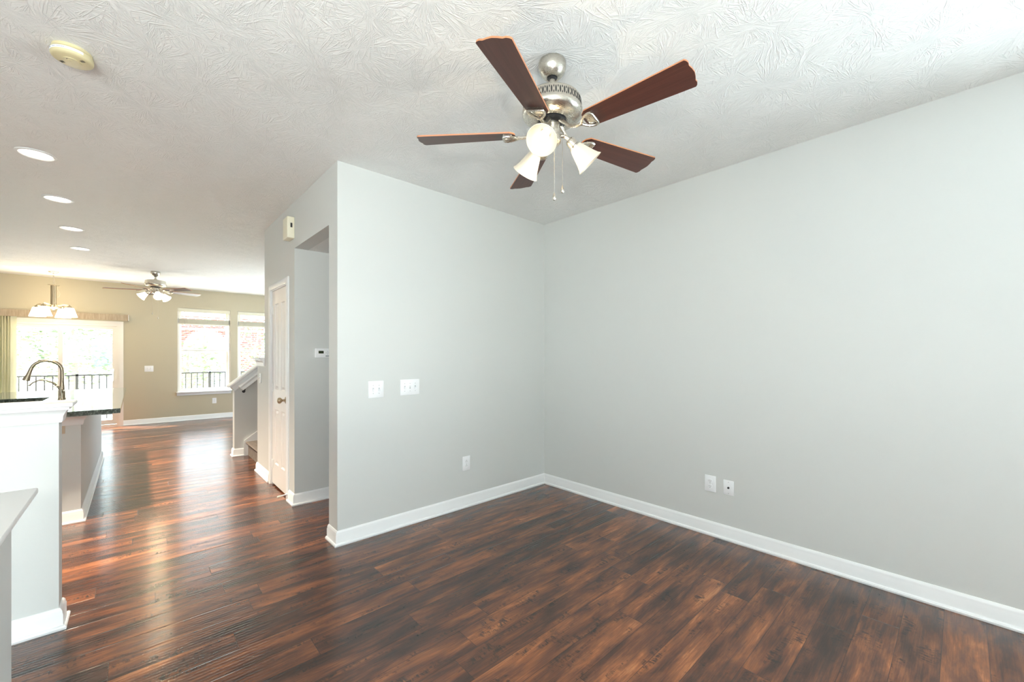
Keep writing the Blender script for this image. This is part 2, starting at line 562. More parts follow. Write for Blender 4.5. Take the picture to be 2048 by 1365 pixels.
# ------------------------------------------------------------------ mesh helpers
class MB:
    def __init__(self):
        self.bm = bmesh.new()

    def box(self, a, b, bevel=0.0, seg=2, mtx=None, mi=0):
        x0, y0, z0 = (min(a[i], b[i]) for i in range(3))
        x1, y1, z1 = (max(a[i], b[i]) for i in range(3))
        v = [self.bm.verts.new(p) for p in ((x0, y0, z0), (x1, y0, z0), (x1, y1, z0), (x0, y1, z0),
                                            (x0, y0, z1), (x1, y0, z1), (x1, y1, z1), (x0, y1, z1))]
        fs = [self.bm.faces.new([v[i] for i in q]) for q in ((0, 3, 2, 1), (4, 5, 6, 7), (0, 1, 5, 4), (1, 2, 6, 5), (2, 3, 7, 6), (3, 0, 4, 7))]
        for f in fs:
            f.material_index = mi
        if bevel > 0:
            es = list({e for f in fs for e in f.edges})
            r = bmesh.ops.bevel(self.bm, geom=es, offset=bevel, segments=seg, profile=0.5, affect='EDGES')
            v = list({q for f in r['faces'] for q in f.verts} | {q for q in v if q.is_valid})
        if mtx is not None:
            bmesh.ops.transform(self.bm, matrix=mtx, verts=[q for q in v if q.is_valid])
        return self

    def prism(self, poly, lo, hi, axis='x', mtx=None):
        """extrude a 2D polygon along an axis; poly is in the other two axes in xyz order"""
        def p(u, w, s):
            return {'x': (s, u, w), 'y': (u, s, w), 'z': (u, w, s)}[axis]
        a = [self.bm.verts.new(p(u, w, lo)) for u, w in poly]
        b = [self.bm.verts.new(p(u, w, hi)) for u, w in poly]
        n = len(poly)
        fs = [self.bm.faces.new(a), self.bm.faces.new(b[::-1])]
        for i in range(n):
            fs.append(self.bm.faces.new((a[i], b[i], b[(i + 1) % n], a[(i + 1) % n])))
        if mtx is not None:
            bmesh.ops.transform(self.bm, matrix=mtx, verts=a + b)
        return self

    def lathe(self, prof, seg=32, mtx=None, cap=True):
        rings = []
        vs = []
        for r, z in prof:
            if r < 1e-6:
                q = [self.bm.verts.new((0, 0, z))]
            else:
                q = [self.bm.verts.new((r * math.cos(2 * math.pi * i / seg), r * math.sin(2 * math.pi * i / seg), z)) for i in range(seg)]
            rings.append(q)
            vs += q
        for a, b in zip(rings, rings[1:]):
            if len(a) == 1 and len(b) == 1:
                continue
            for i in range(seg):
                j = (i + 1) % seg
                if len(a) == 1:
                    self.bm.faces.new((a[0], b[i], b[j]))
                elif len(b) == 1:
                    self.bm.faces.new((a[i], a[j], b[0]))
                else:
                    self.bm.faces.new((a[i], a[j], b[j], b[i]))
        if cap:
            for q in (rings[0], rings[-1]):
                if len(q) > 1:
                    self.bm.faces.new(q)
        if mtx is not None:
            bmesh.ops.transform(self.bm, matrix=mtx, verts=vs)
        return self

    def tube(self, pts, rad, seg=10, cap=True):
        pts = [Vector(p) for p in pts]
        n = len(pts)
        rads = rad if isinstance(rad, (list, tuple)) else [rad] * n
        rings = []
        ref = None
        for i, p in enumerate(pts):
            t = (pts[min(i + 1, n - 1)] - pts[max(i - 1, 0)]).normalized()
            if ref is None:
                ref = t.orthogonal().normalized()
            ref = (ref - t * ref.dot(t))
            if ref.length < 1e-5:
                ref = t.orthogonal()
            ref.normalize()
            w = t.cross(ref)
            rings.append([self.bm.verts.new(p + (ref * math.cos(2 * math.pi * k / seg) + w * math.sin(2 * math.pi * k / seg)) * rads[i]) for k in range(seg)])
        for a, b in zip(rings, rings[1:]):
            for k in range(seg):
                j = (k + 1) % seg
                self.bm.faces.new((a[k], a[j], b[j], b[k]))
        if cap:
            self.bm.faces.new(rings[0][::-1])
            self.bm.faces.new(rings[-1])
        return self

    def sweep(self, prof, path, up=(0, 0, 1), close=False):
        """sweep a profile (out, height) along a horizontal path with mitred corners; 'out' is to the right of travel"""
        pts = [Vector(p) for p in path]
        n = len(pts)
        U = Vector(up)
        rings = []
        for i, p in enumerate(pts):
            if close:
                d0 = (p - pts[i - 1]).normalized()
                d1 = (pts[(i + 1) % n] - p).normalized()
            else:
                d0 = (p - pts[i - 1]).normalized() if i else (pts[1] - p).normalized()
                d1 = (pts[i + 1] - p).normalized() if i < n - 1 else d0
            n0 = d0.cross(U).normalized()
            n1 = d1.cross(U).normalized()
            mtr = (n0 + n1)
            mtr = mtr / max(1e-6, mtr.dot(n0))
            rings.append([self.bm.verts.new(p + mtr * o + U * z) for o, z in prof])
        k = len(prof)
        pairs = list(zip(rings, rings[1:])) + ([(rings[-1], rings[0])] if close else [])
        for a, b in pairs:
            for i in range(k):
                j = (i + 1) % k
                self.bm.faces.new((a[i], b[i], b[j], a[j]))
        if not close:
            self.bm.faces.new(rings[0])
            self.bm.faces.new(rings[-1][::-1])
        return self

    def build(self, name, material, parent=None, smooth=True, loc=None, rot=None):
        bmesh.ops.recalc_face_normals(self.bm, faces=self.bm.faces[:])
        me = bpy.data.meshes.new(name)
        self.bm.to_mesh(me)
        self.bm.free()
        for mm in (material if isinstance(material, (list, tuple)) else [material]):
            me.materials.append(mm)
        if smooth:
            me.polygons.foreach_set('use_smooth', [True] * len(me.polygons))
            me.set_sharp_from_angle(angle=R(35))
        o = bpy.data.objects.new(name, me)
        COL.objects.link(o)
        if parent is not None:
            o.parent = parent
        if loc is not None:
            o.location = loc
        if rot is not None:
            o.rotation_euler = rot
        return o


def T(x, y, z):
    return Matrix.Translation((x, y, z))


def RX(a): return Matrix.Rotation(a, 4, 'X')
def RY(a): return Matrix.Rotation(a, 4, 'Y')
def RZ(a): return Matrix.Rotation(a, 4, 'Z')


def tag(o, label=None, cat=None, group=None, kind=None):
    if label: o['label'] = label
    if cat: o['category'] = cat
    if group: o['group'] = group
    if kind: o['kind'] = kind
    return o


def thing(name, loc, label, cat, group=None, rz=0.0, kind=None):
    o = bpy.data.objects.new(name, None)
    o.empty_display_size = 0.05
    o.location = loc
    o.rotation_euler = (0, 0, rz)
    COL.objects.link(o)
    return tag(o, label, cat, group, kind)


def struct(o, label, cat):
    return tag(o, label, cat, None, 'structure')


def copy_tree(o, parent=None):
    c = o.copy()
    COL.objects.link(c)
    c.parent = parent
    for ch in list(o.children):
        copy_tree(ch, c)
    return c


# ------------------------------------------------------------------ key planes of the plan
XR = 3.211          # right wall face
XC = 1.063          # closet / return wall face
YB = 3.005          # back wall face
YF = 10.92          # far wall face
XL = -3.4           # left wall face
YN = -1.90          # wall behind the camera
WT = 0.17

# ------------------------------------------------------------------ room shell
struct(MB().box((XL - .2, YN - .2, -0.12), (XR + .2, YF + .17, 0)).build('floor', M['floor'], smooth=False),
       'dark brown hand scraped wood plank floor', 'floor')
struct(MB().box((XL - .2, YN - .2, H), (XR + .2, YF + .17, H + .12)).build('ceiling', M['ceiling'], smooth=False),
       'white ceiling with stomped brush texture', 'ceiling')
b = MB()
b.box((XR, -.45, 0), (XR + .15, 7.6, H)).box((XR, 10.0, 0), (XR + .15, YF + .17, H))
b.box((XR, 7.6, 0), (XR + .15, 10.0, .6)).box((XR, 7.6, 2.3), (XR + .15, 10.0, H)).box((XR, YN - .17, 0), (XR + .15, -1.55, H))
b.box((XR, -1.55, 0), (XR + .15, -.45, .55)).box((XR, -1.55, 2.25), (XR + .15, -.45, H))
struct(b.build('wall_right', M['wall'], smooth=False),
       'long light grey wall on the right with two small plates', 'wall')
b = MB()
b.box((XL - .15, 0.6, 0), (XL, YF + .17, H)).box((XL - .15, YN - .17, 0), (XL, -1.4, H))
b.box((XL - .15, -1.4, 0), (XL, 0.6, .55)).box((XL - .15, -1.4, 2.25), (XL, 0.6, H))
struct(b.build('wall_left', M['wall'], smooth=False),
       'light grey wall on the far left side of the room', 'wall')
# wall behind the camera with its front window opening
FW0, FWW = -2.2, 1.7
b = MB()
b.box((XL, YN - .17, 0), (FW0, YN, H)).box((FW0 + FWW, YN - .17, 0), (XR, YN, H))
b.box((FW0, YN - .17, 0), (FW0 + FWW, YN, .55)).box((FW0, YN - .17, 2.25), (FW0 + FWW, YN, H))
struct(b.build('wall_front', M['wall'], smooth=False), 'light grey wall behind the camera with the front window', 'wall')
# back wall with the switches, its left end is the near jamb of the hall opening
struct(MB().box((XC, YB, 0), (XR, YB + .172, H)).build('wall_back', M['wall'], smooth=False),
       'light grey wall with two switch plates and an outlet', 'wall')
# header over the hall opening plus the dropped hall ceiling
struct(MB().box((XC, YB + .172, 2.325), (XC + .115, 4.075, H)).build('wall_header', M['wall'], smooth=False),
       'grey wall strip above the hall opening', 'wall')
struct(MB().box((XC + .115, YB + .172, 2.325), (XR, 4.075, 2.42)).build('ceiling_hall', M['ceiling'], smooth=False),
       'lower textured ceiling inside the hall opening', 'ceiling')
struct(MB().box((2.6, YB + .172, 0), (2.7, 4.075, 2.325)).build('wall_hall', M['wall'], smooth=False),
       'grey end wall of the short hall', 'wall')
# closet wall facing the kitchen: pier, door opening (y 4.30..4.93), pier to the stairs
D0, D1, DH = 4.300, 4.935, 2.045
b = MB()
b.box((XC, 4.075, 0), (XC + .115, D0, H)).box((XC, D1, 0), (XC + .115, 5.236, H)).box((XC, D0, DH), (XC + .115, D1, H))
b.box((XC + .115, 4.075, 0), (XR, 4.19, H))
b.box((XC + .115, 5.121, 0), (XR, 5.236, H))
b.box((XC + .115, 5.236, 0), (XR, 5.60, 1.255))
struct(b.build('wall_closet', M['wall'], smooth=False), 'grey closet wall holding the white panel door', 'wall')
# low wall stub with a switch, on the near side of the stairs
struct(MB().box((XC, 5.236, 0), (XC + .115, 5.60, 1.255)).build('wall_stub', M['wall'], smooth=False),
       'short low grey wall stub beside the stairs with a light switch', 'wall')
struct(MB().box((1.9, 5.236, 1.255), (XR, 5.60, H)).build('wall_stairs', M['wall'], smooth=False),
       'grey wall closing the near side of the stairwell', 'wall')

# far wall with patio door (x -1.76..-0.17, z 0..2.0) and two windows
WIN = [(0.646, 1.557), (1.687, 2.598)]
WZ0, WZ1 = 0.60, 2.345
PD0, PD1, PDH = -1.765, -0.222, 1.95
b = MB()
ya, yb = YF, YF + .17
b.box((XL, ya, 0), (PD0, yb, H)).box((PD0, ya, PDH), (PD1, yb, H)).box((PD1, ya, 0), (WIN[0][0], yb, H))
b.box((WIN[0][1], ya, 0), (WIN[1][0], yb, H)).box((WIN[1][1], ya, 0), (XR, yb, H))
for x0, x1 in WIN:
    b.box((x0, ya, 0), (x1, yb, WZ0)).box((x0, ya, WZ1), (x1, yb, H))
struct(b.build('wall_far', M['wall_far'], smooth=False), 'beige wall at the far end with patio door and windows', 'wall')

# half walls on the left
AX, AY0, AY1, AZ = -0.278, 3.020, 3.135, 1.100
BX, BY1, BZ = -0.297, 2.090, 0.880
CROWN = [(0.0, -0.078), (0.010, -0.078), (0.014, -0.066), (0.016, -0.045), (0.028, -0.020), (0.038, -0.014), (0.038, 0.0), (0.0, 0.0)]


def half_wall(name, x0, x1, y0, y1, z, label):
    t = thing(name, ((x0 + x1) / 2, (y0 + y1) / 2, 0), label, 'wall', kind='structure')
    cx, cy = (x0 + x1) / 2, (y0 + y1) / 2
    a, c = (x1 - x0) / 2, (y1 - y0) / 2
    MB().box((-a, -c, 0), (a, c, z)).build('wall_body', M['wall'], t, smooth=False)
    b = MB()
    b.sweep(CROWN, [(a, c, z), (a, -c, z), (-a, -c, z), (-a, c, z)][::-1], close=True) if False else None
    b.sweep(CROWN, [(-a, -c, z), (a, -c, z), (a, c, z), (-a, c, z)], close=True)
    b.build('cap_moulding', M['trim'], t)
    o = 0.052
    MB().box((-a - o, -c - o, z), (a + o, c + o, z + .02), 0.004, 2).build('cap', M['trim'], t)
    return t


half_wall('wall_kitchen', XL + .01, AX, AY0, AY1, AZ, 'white lit half wall with moulded cap in front of the kitchen')
half_wall('wall_entry', BX - .115, BX, -1.85, BY1, BZ, 'low half wall with white cap at the lower left corner')

# ------------------------------------------------------------------ baseboards with shoe moulding
BASE = [(0.0, 0.0), (0.016, 0.0), (0.027, 0.0), (0.0285, 0.010), (0.024, 0.018), (0.0165, 0.021), (0.0155, 0.023),
        (0.0155, 0.074), (0.0125, 0.080), (0.0125, 0.088), (0.009, 0.096), (0.004, 0.103), (0.0, 0.104)]


def baseboard(name, path, label):
    # 'out' lies to the right of travel
    o = MB().sweep(BASE, [(x, y, 0) for x, y in path]).build(name, M['trim'])
    return struct(o, label, 'baseboard')


baseboard('baseboard_back', [(XC, YB + .172), (XC, YB), (XR, YB), (XR, YN)], 'white baseboard along the back and right walls')
baseboard('baseboard_hall', [(XC, D0 - .062), (XC, 4.075), (2.6, 4.075)], 'white baseboard of the hall opening beside the door')
baseboard('baseboard_stub', [(XC + .115, 5.60), (XC, 5.60), (XC, D1 + .062)], 'white baseboard between panel door and stairs')
baseboard('baseboard_far', [(PD1 + .058, YF), (XR, YF)], 'white baseboard below the far windows')
baseboard('baseboard_kitchen', [(XL + .02, AY0), (AX, AY0), (AX, AY1), (XL + .02, AY1)], 'white baseboard around the kitchen half wall')
baseboard('baseboard_entry', [(BX, -1.8), (BX, BY1), (BX - .115, BY1), (BX - .115, -1.8)][::-1] if False else
          [(BX, BY1)][:0] + [(BX - .115, -1.8), (BX - .115, BY1), (BX, BY1), (BX, -1.8)][::-1], 'white baseboard of the low half wall')


# ------------------------------------------------------------------ closet door
def panel_door():
    t = thing('door_1', (XC, D0, 0), 'white four panel closet door with metal knob', 'door', kind='structure')
    w = D1 - D0
    b = MB()      # jamb lining
    b.box((0.001, 0.0, 0), (0.114, 0.018, DH)).box((0.001, w - .018, 0), (0.114, w, DH)).box((0.001, .018, DH - .018), (0.114, w - .018, DH))
    b.build('jamb', M['trim'], t)
    prof = [(0.0, 0.0), (0.012, 0.0), (0.017, 0.012), (0.017, 0.045), (0.010, 0.057), (0.0, 0.057)]
    # casing as three mitred boards, profile depth towards -x
    b = MB()
    inner = [(0.006, 0.0), (0.006, DH - .006), (w - .006, DH - .006), (w - .006, 0.0)]
    rings = []
    for i, (y, z) in enumerate(inner):
        sy = -1 if i < 2 else 1
        sz = 1 if i in (1, 2) else 0
        rings.append([b.bm.verts.new((-d, y + sy * s, z + sz * s)) for d, s in prof])
    for a_, c_ in zip(rings, rings[1:]):
        for i in range(len(prof)):
            j = (i + 1) % len(prof)
            b.bm.faces.new((a_[i], a_[j], c_[j], c_[i]))
    b.bm.faces.new(rings[0])
    b.bm.faces.new(rings[-1])
    b.build('casing', M['trim'], t)
    # slab with raised panels
    s = MB()
    y0, y1, z0, z1 = 0.021, w - .021, 0.018, DH - .021
    x0 = 0.006
    s.box((x0 + .012, y0, z0), (x0 + .035, y1, z1))
    ym = (y0 + y1) / 2
    st, mid = 0.105, 0.095
    pw = ((y1 - y0) - 2 * st - mid) / 2
    cols = [(y0 + st, y0 + st + pw), (y1 - st - pw, y1 - st)]
    rows = [(0.235, 0.80), (1.005, 1.885)]
    # stiles and rails in front of the recessed ground
    s.box((x0, y0, z0), (x0 + .012, y0 + st, z1)).box((x0, y1 - st, z0), (x0 + .012, y1, z1))
    s.box((x0, y0 + st + pw, z0), (x0 + .012, y1 - st - pw, z1))
    for ca, cb in cols:
        s.box((x0, ca, z0), (x0 + .012, cb, rows[0][0])).box((x0, ca, rows[0][1]), (x0 + .012, cb, rows[1][0])).box((x0, ca, rows[1][1]), (x0 + .012, cb, z1))
        for ra_, rb_ in rows:
            # sloped sticking around the recess, then a raised field
            def quad(p, q, x):
                return [s.bm.verts.new((x, *k)) for k in ((p[0], p[1]), (q[0], p[1]), (q[0], q[1]), (p[0], q[1]))]
            l0 = quad((ca, ra_), (cb, rb_), x0)
            l1 = quad((ca + .010, ra_ + .010), (cb - .010, rb_ - .010), x0 + .010)
            l2 = quad((ca + .018, ra_ + .018), (cb - .018, rb_ - .018), x0 + .010)
            l3 = quad((ca + .038, ra_ + .038), (cb - .038, rb_ - .038), x0 + .002)
            for p, q in ((l0, l1), (l1, l2), (l2, l3)):
                for i in range(4):
                    s.bm.faces.new((p[i], p[(i + 1) % 4], q[(i + 1) % 4], q[i]))
            s.bm.faces.new(l3)
    s.build('door_leaf', M['door'], t, smooth=False)
    for hz in (0.22, 1.02, 1.83):
        h = MB()
        h.lathe([(0.0055, 0), (0.0055, .09)], 10, T(-.004, w - .02, hz - .045))
        h.box((0.0, w - .018, hz - .045), (0.006, w - .002, hz + .045))
        h.box((-.001, w - .06, hz - .045), (0.0055, w - .022, hz + .045))
        h.build('hinge', M['trim'], t)
    k = MB()
    mt = T(0.006, 0.085, 0.925) @ RY(R(-90))
    k.lathe([(0.0, 0), (0.032, 0), (0.032, .004), (0.026, .008), (0.012, .010), (0.010, .030), (0.016, .036), (0.026, .044), (0.029, .056), (0.025, .068), (0.014, .074), (0.0, .076)], 24, mt)
    k.build('door_knob', M['bronze'], t)
    return t


panel_door()
ds = thing('door_stop', (XC - .016, 4.262, 0.058), 'small white door stop at the foot of the panel door', 'door stop')
MB().lathe([(0.0, 0), (0.011, 0), (0.010, .006), (0.0055, .010), (0.0055, .058), (0.0, .058)], 12, RY(R(-97))).build('rod', M['plastic'], ds)
MB().lathe([(0.0, .056), (0.008, .056), (0.009, .062), (0.009, .078), (0.006, .082), (0.0, .082)], 12, RY(R(-97))).build('rubber_tip', M['ivory_light'], ds)


# ------------------------------------------------------------------ plates on the walls
def plate_parts(t, w, h, depth=0.006):
    return MB().box((-w / 2, -depth, -h / 2), (w / 2, 0, h / 2), 0.003, 2).build('plate', M['plastic'], t)


def switch_plate(loc, rz, gangs, w, h, label, states, group=None):
    t = thing('switch_plate', loc, label, 'light switch', group, rz)
    plate_parts(t, w, h)
    for i in range(gangs):
        x = (i - (gangs - 1) / 2) * 0.046
        s = 1 if states[i] else -1
        MB().box((x - .0055, -.0068, -.0125), (x + .0055, -.0055, .0125), .0008, 1).build('slot', M['plastic_grey'], t)
        MB().box((-.0045, -.016, -.006), (.0045, 0, .006), .0015, 1, mtx=T(x, -.006, s * .003) @ RX(R(-28 * s))).build('toggle', M['plastic'], t)
        for zz in (-.03, .03):
            MB().lathe([(0, 0), (.0032, 0), (.0026, .0012), (0, .0014)], 10, T(x, -.006, zz) @ RX(R(90))).build('screw', M['screw'], t)
    return t


def outlet_plate(loc, rz, w, h, label, flip=False, material='plastic', name='outlet_plate'):
    t = thing(name, loc, label, 'outlet', 'duplex outlets' if False else None, rz)
    MB().box((-w / 2, -.006, -h / 2), (w / 2, 0, h / 2), 0.003, 2).build('plate', M[material], t)
    for zz in (-.0195, .0195):
        f = MB()
        pts = [(.017 * math.cos(a), .0165 * math.sin(a)) for a in [2 * math.pi * k / 24 for k in range(24)]]
        pts = [(max(-.0145, min(.0145, x)), z) for x, z in pts]
        f.prism(pts, -.0085, -.005, 'y', T(0, 0, zz))
        r = f.build('receptacle', M[material], t)
        s = 1 if flip else -1
        q = MB()
        q.box((-.0068, -.0092, .002 * -s - .004), (-.0048, -.0080, .002 * -s + .0045))
        q.box((.0048, -.0092, .002 * -s - .003), (.0066, -.0080, .002 * -s + .0035))
        q.lathe([(0, 0), (.0024, 0), (.0024, .001), (0, .001)], 10, T(0, -.0083, s * .0085) @ RX(R(90)))
        q.build('slots', M['dark'], r, loc=(0, 0, zz))
    MB().lathe([(0, 0), (.003, 0), (.0025, .001), (0, .0012)], 10, T(0, -.006, 0) @ RX(R(90))).build('screw', M['screw'], t)
    return t


switch_plate((1.348, YB, 1.097), 0, 2, .122, .128, 'two gang white switch plate, left one on the back wall', [0, 0])
switch_plate((1.6315, YB, 1.0995), 0, 3, .170, .126, 'three gang white switch plate, right one on the back wall', [0, 1, 0])
outlet_plate((2.1885, YB, 0.3885), 0, .083, .128, 'white outlet low on the wall beneath the switches', flip=True)
outlet_plate((XR, 1.2895, 0.387), R(-90), .081, .122, 'white duplex outlet low on the right wall, left of the cable jack')
cj = thing('cable_jack_plate', (XR, 1.1595, 0.3845), 'white cable jack plate right of the outlet on the long wall', 'cable jack', None, R(-90))
plate_parts(cj, .072, .108)
MB().lathe([(0, 0), (.0075, 0), (.0075, .003), (.0048, .003), (.0048, .011), (.002, .011), (0, .009)], 12, T(0, -.006, 0) @ RX(R(90))).build('connector', M['black'], cj)
for zz in (-.041, .041):
    MB().lathe([(0, 0), (.003, 0), (.0025, .001), (0, .0012)], 10, T(0, -.006, zz) @ RX(R(90))).build('screw', M['screw'], cj)
switch_plate((XC, 5.44, 1.094), R(-90), 1, .07, .115, 'single switch plate on the stub wall beside the stairs', [1])
switch_plate((0.205, YF, 1.094), 0, 2, .135, .118, 'white switch plate on the beige wall right of the patio door', [0, 0])
outlet_plate((1.265, YF, 0.382), 0, .075, .118, 'white outlet beneath the window on the beige wall')

th = thing('thermostat', (1.310, 4.075, 1.378), 'white thermostat with small dark screen inside the hall opening', 'thermostat')
MB().box((-.077, -.026, -.045), (.077, 0, .045), .006, 3).build('housing', M['plastic'], th)
MB().box((-.049, -.0275, -.005), (-.003, -.0255, .020), .001, 1).build('screen', plain('dark_green_lcd', (.035, .045, .02, 1), .2), th)
for dx, dz in ((0, .016), (-.013, .003), (.013, .003), (0, -.010), (0, .003)):
    MB().box((-.0035, -.001, -.003), (.0035, .001, .003), .0006, 1).build('button', M['plastic_grey'], th, loc=(.032 + dx, -.0265, dz))
MB().box((.014, -.0272, -.034), (.050, -.0258, -.023)).build('badge', plain('grey_badge', (.32, .33, .34, 1), .4), th)
for k in range(2):
    MB().box((-.05 + k * .027, -.0272, -.030), (-.03 + k * .027, -.0258, -.024), .0008, 1).build('button', M['plastic'], th)

ch = thing('door_chime', (XC, 4.072, 2.512), 'white chime box high on the grey wall above the panel door', 'door chime')
MB().box((-.060, 0, -.100), (0, .150, .092), .006, 3).build('cover', M['ivory_light'], ch)
MB().box((-.034, -.0015, -.005), (-.018, .004, .035)).build('grille_slot', M['dark'], ch)

# ------------------------------------------------------------------ stairs
st = thing('staircase', (1.135, 6.09, 0), 'carpeted stairs climbing behind the low wall stub', 'stairs')
RISE, RUN = .188, .262
for i in range(7):
    x = i * RUN
    nose = [(x, 0.0), (x, RISE * (i + 1) - .035), (x - .022, RISE * (i + 1) - .03), (x - .03, RISE * (i + 1) - .014), (x - .022, RISE * (i + 1)), (x + RUN, RISE * (i + 1)), (x + RUN, 0.0)]
    MB().prism(nose, -.478, .462, 'y').build('step', M['carpet'], st)
slope = RISE / RUN
SK = [(-.045, 0.0), (-.045, .205), (1.9, .205 + 1.945 * slope), (1.9, .10 + 1.9 * slope), (.0, .10), (.0, 0.0)]
MB().prism(SK, .462, .482, 'y').build('skirt_board', M['trim'], st, smooth=False)

KY = 6.575
kw = thing('wall_knee', (0.98, KY, 0), 'sloped grey knee wall with white cap along the stairs', 'wall', kind='structure')
zk0 = .905
def kz(x): return zk0 + slope * 1.36 * x
ks = .84
kp = [(0, 0), (0, zk0), (2.1, zk0 + 2.1 * ks), (2.231, zk0 + 2.1 * ks), (2.231, 0)]
MB().prism(kp, 0, .115, 'y').build('wall_body', M['wall'], kw, smooth=False)
# sloped cap: crown under a cap board, following the slope
ang = math.atan(ks)
Lc = 2.1 / math.cos(ang)
mt = T(0, 0.0575, zk0) @ RY(-ang)
b = MB()
prof = [(s * o, z) for s, o, z in ((-1, .0575, -.02), (-1, .070, -.02), (-1, .076, 0.01), (-1, .088, .048), (-1, .098, .055), (1, .098, .055), (1, .088, .048), (1, .076, .01), (1, .070, -.02), (1, .0575, -.02), (1, .0575, .0), (-1, .0575, .0))]
b.prism([(y, z) for y, z in prof], -.01, Lc, 'x', mt)
b.build('cap_moulding', M['trim'], kw)
MB().box((-.03, -.112, .055), (Lc, .112, .076), .004, 2, mtx=mt).build('cap', M['trim'], kw)
hr = thing('handrail', (0.98, KY, 0), 'white sloped handrail mounted on the stair side of the knee wall', 'handrail')
mt = T(0.03, -.055, zk0 + .045) @ RY(-ang)
pr_ = [(-.045, -.035), (-.02, -.04), (.02, -.04), (.045, -.035), (.03, -.005), (.045, .02), (.035, .035), (-.035, .035), (-.045, .02), (-.03, -.005)]
MB().prism(pr_, 0.0, Lc - .1, 'x', mt @ T(0, -.03, -.04)).build('rail', M['trim'], hr)
for d in (.10, 1.3):
    p = Vector((0.03 + d * math.cos(ang), -.085, zk0 + .0 + d * math.sin(ang)))
    b = MB()
    b.tube([(p.x, p.y, p.z - .03), (p.x, p.y, p.z - .075), (p.x, p.y + .02, p.z - .095), (p.x, -.002, p.z - .10)], .006, 8)
    b.lathe([(0, 0), (.02, 0), (.018, .006), (0, .007)], 12, T(p.x, -.001, p.z - .10) @ RX(R(90)))
    b.build('bracket', M['black'], hr)
baseboard('baseboard_knee', [(1.085, KY), (0.98, KY), (0.98, KY + .115), (XR, KY + .115)][::-1], 'white baseboard around the end of the knee wall')
# cap on the low stub
sb = thing('wall_stub_cap', (XC, 5.418, 1.255), 'white moulded cap on top of the low stub wall', 'trim', kind='structure')
sb.name = 'trim_1'
b = MB()
b.sweep([(o * .8, z + .078) for o, z in CROWN], [(0, .182, -.02), (0, -.18, -.02)])
b.sweep([(o * .8, z + .078) for o, z in CROWN], [(.8, .182, -.02), (0, .182, -.02)])
b.build('cap_moulding', M['trim'], sb)
MB().box((-.045, -.18, .056), (.8, .23, .076), .004, 2).build('cap', M['trim'], sb)

# ------------------------------------------------------------------ ceiling fan (shared builder)
def blade_bm(x0, x1):
    outline = []
    w0, w1 = .050, .069
    n = 14
    top = []
    top.append((x0, .018)); top.append((x0 + .006, .034)); top.append((x0 + .025, w0))
    for k in range(1, 8):
        f = k / 8
        top.append((x0 + .025 + (x1 - .02 - x0 - .025) * f, w0 + (w1 - w0) * f))
    # ogee corners and a shallow ogee tip
    tip = [(x1 - .016, w1), (x1 - .010, w1 - .006), (x1 - .006, w1 - .018), (x1 - .008, .038), (x1 - .003, .020), (x1, .0)]
    half = top + tip
    poly = half + [(x, -y) for x, y in reversed(half[:-1])]
    return poly


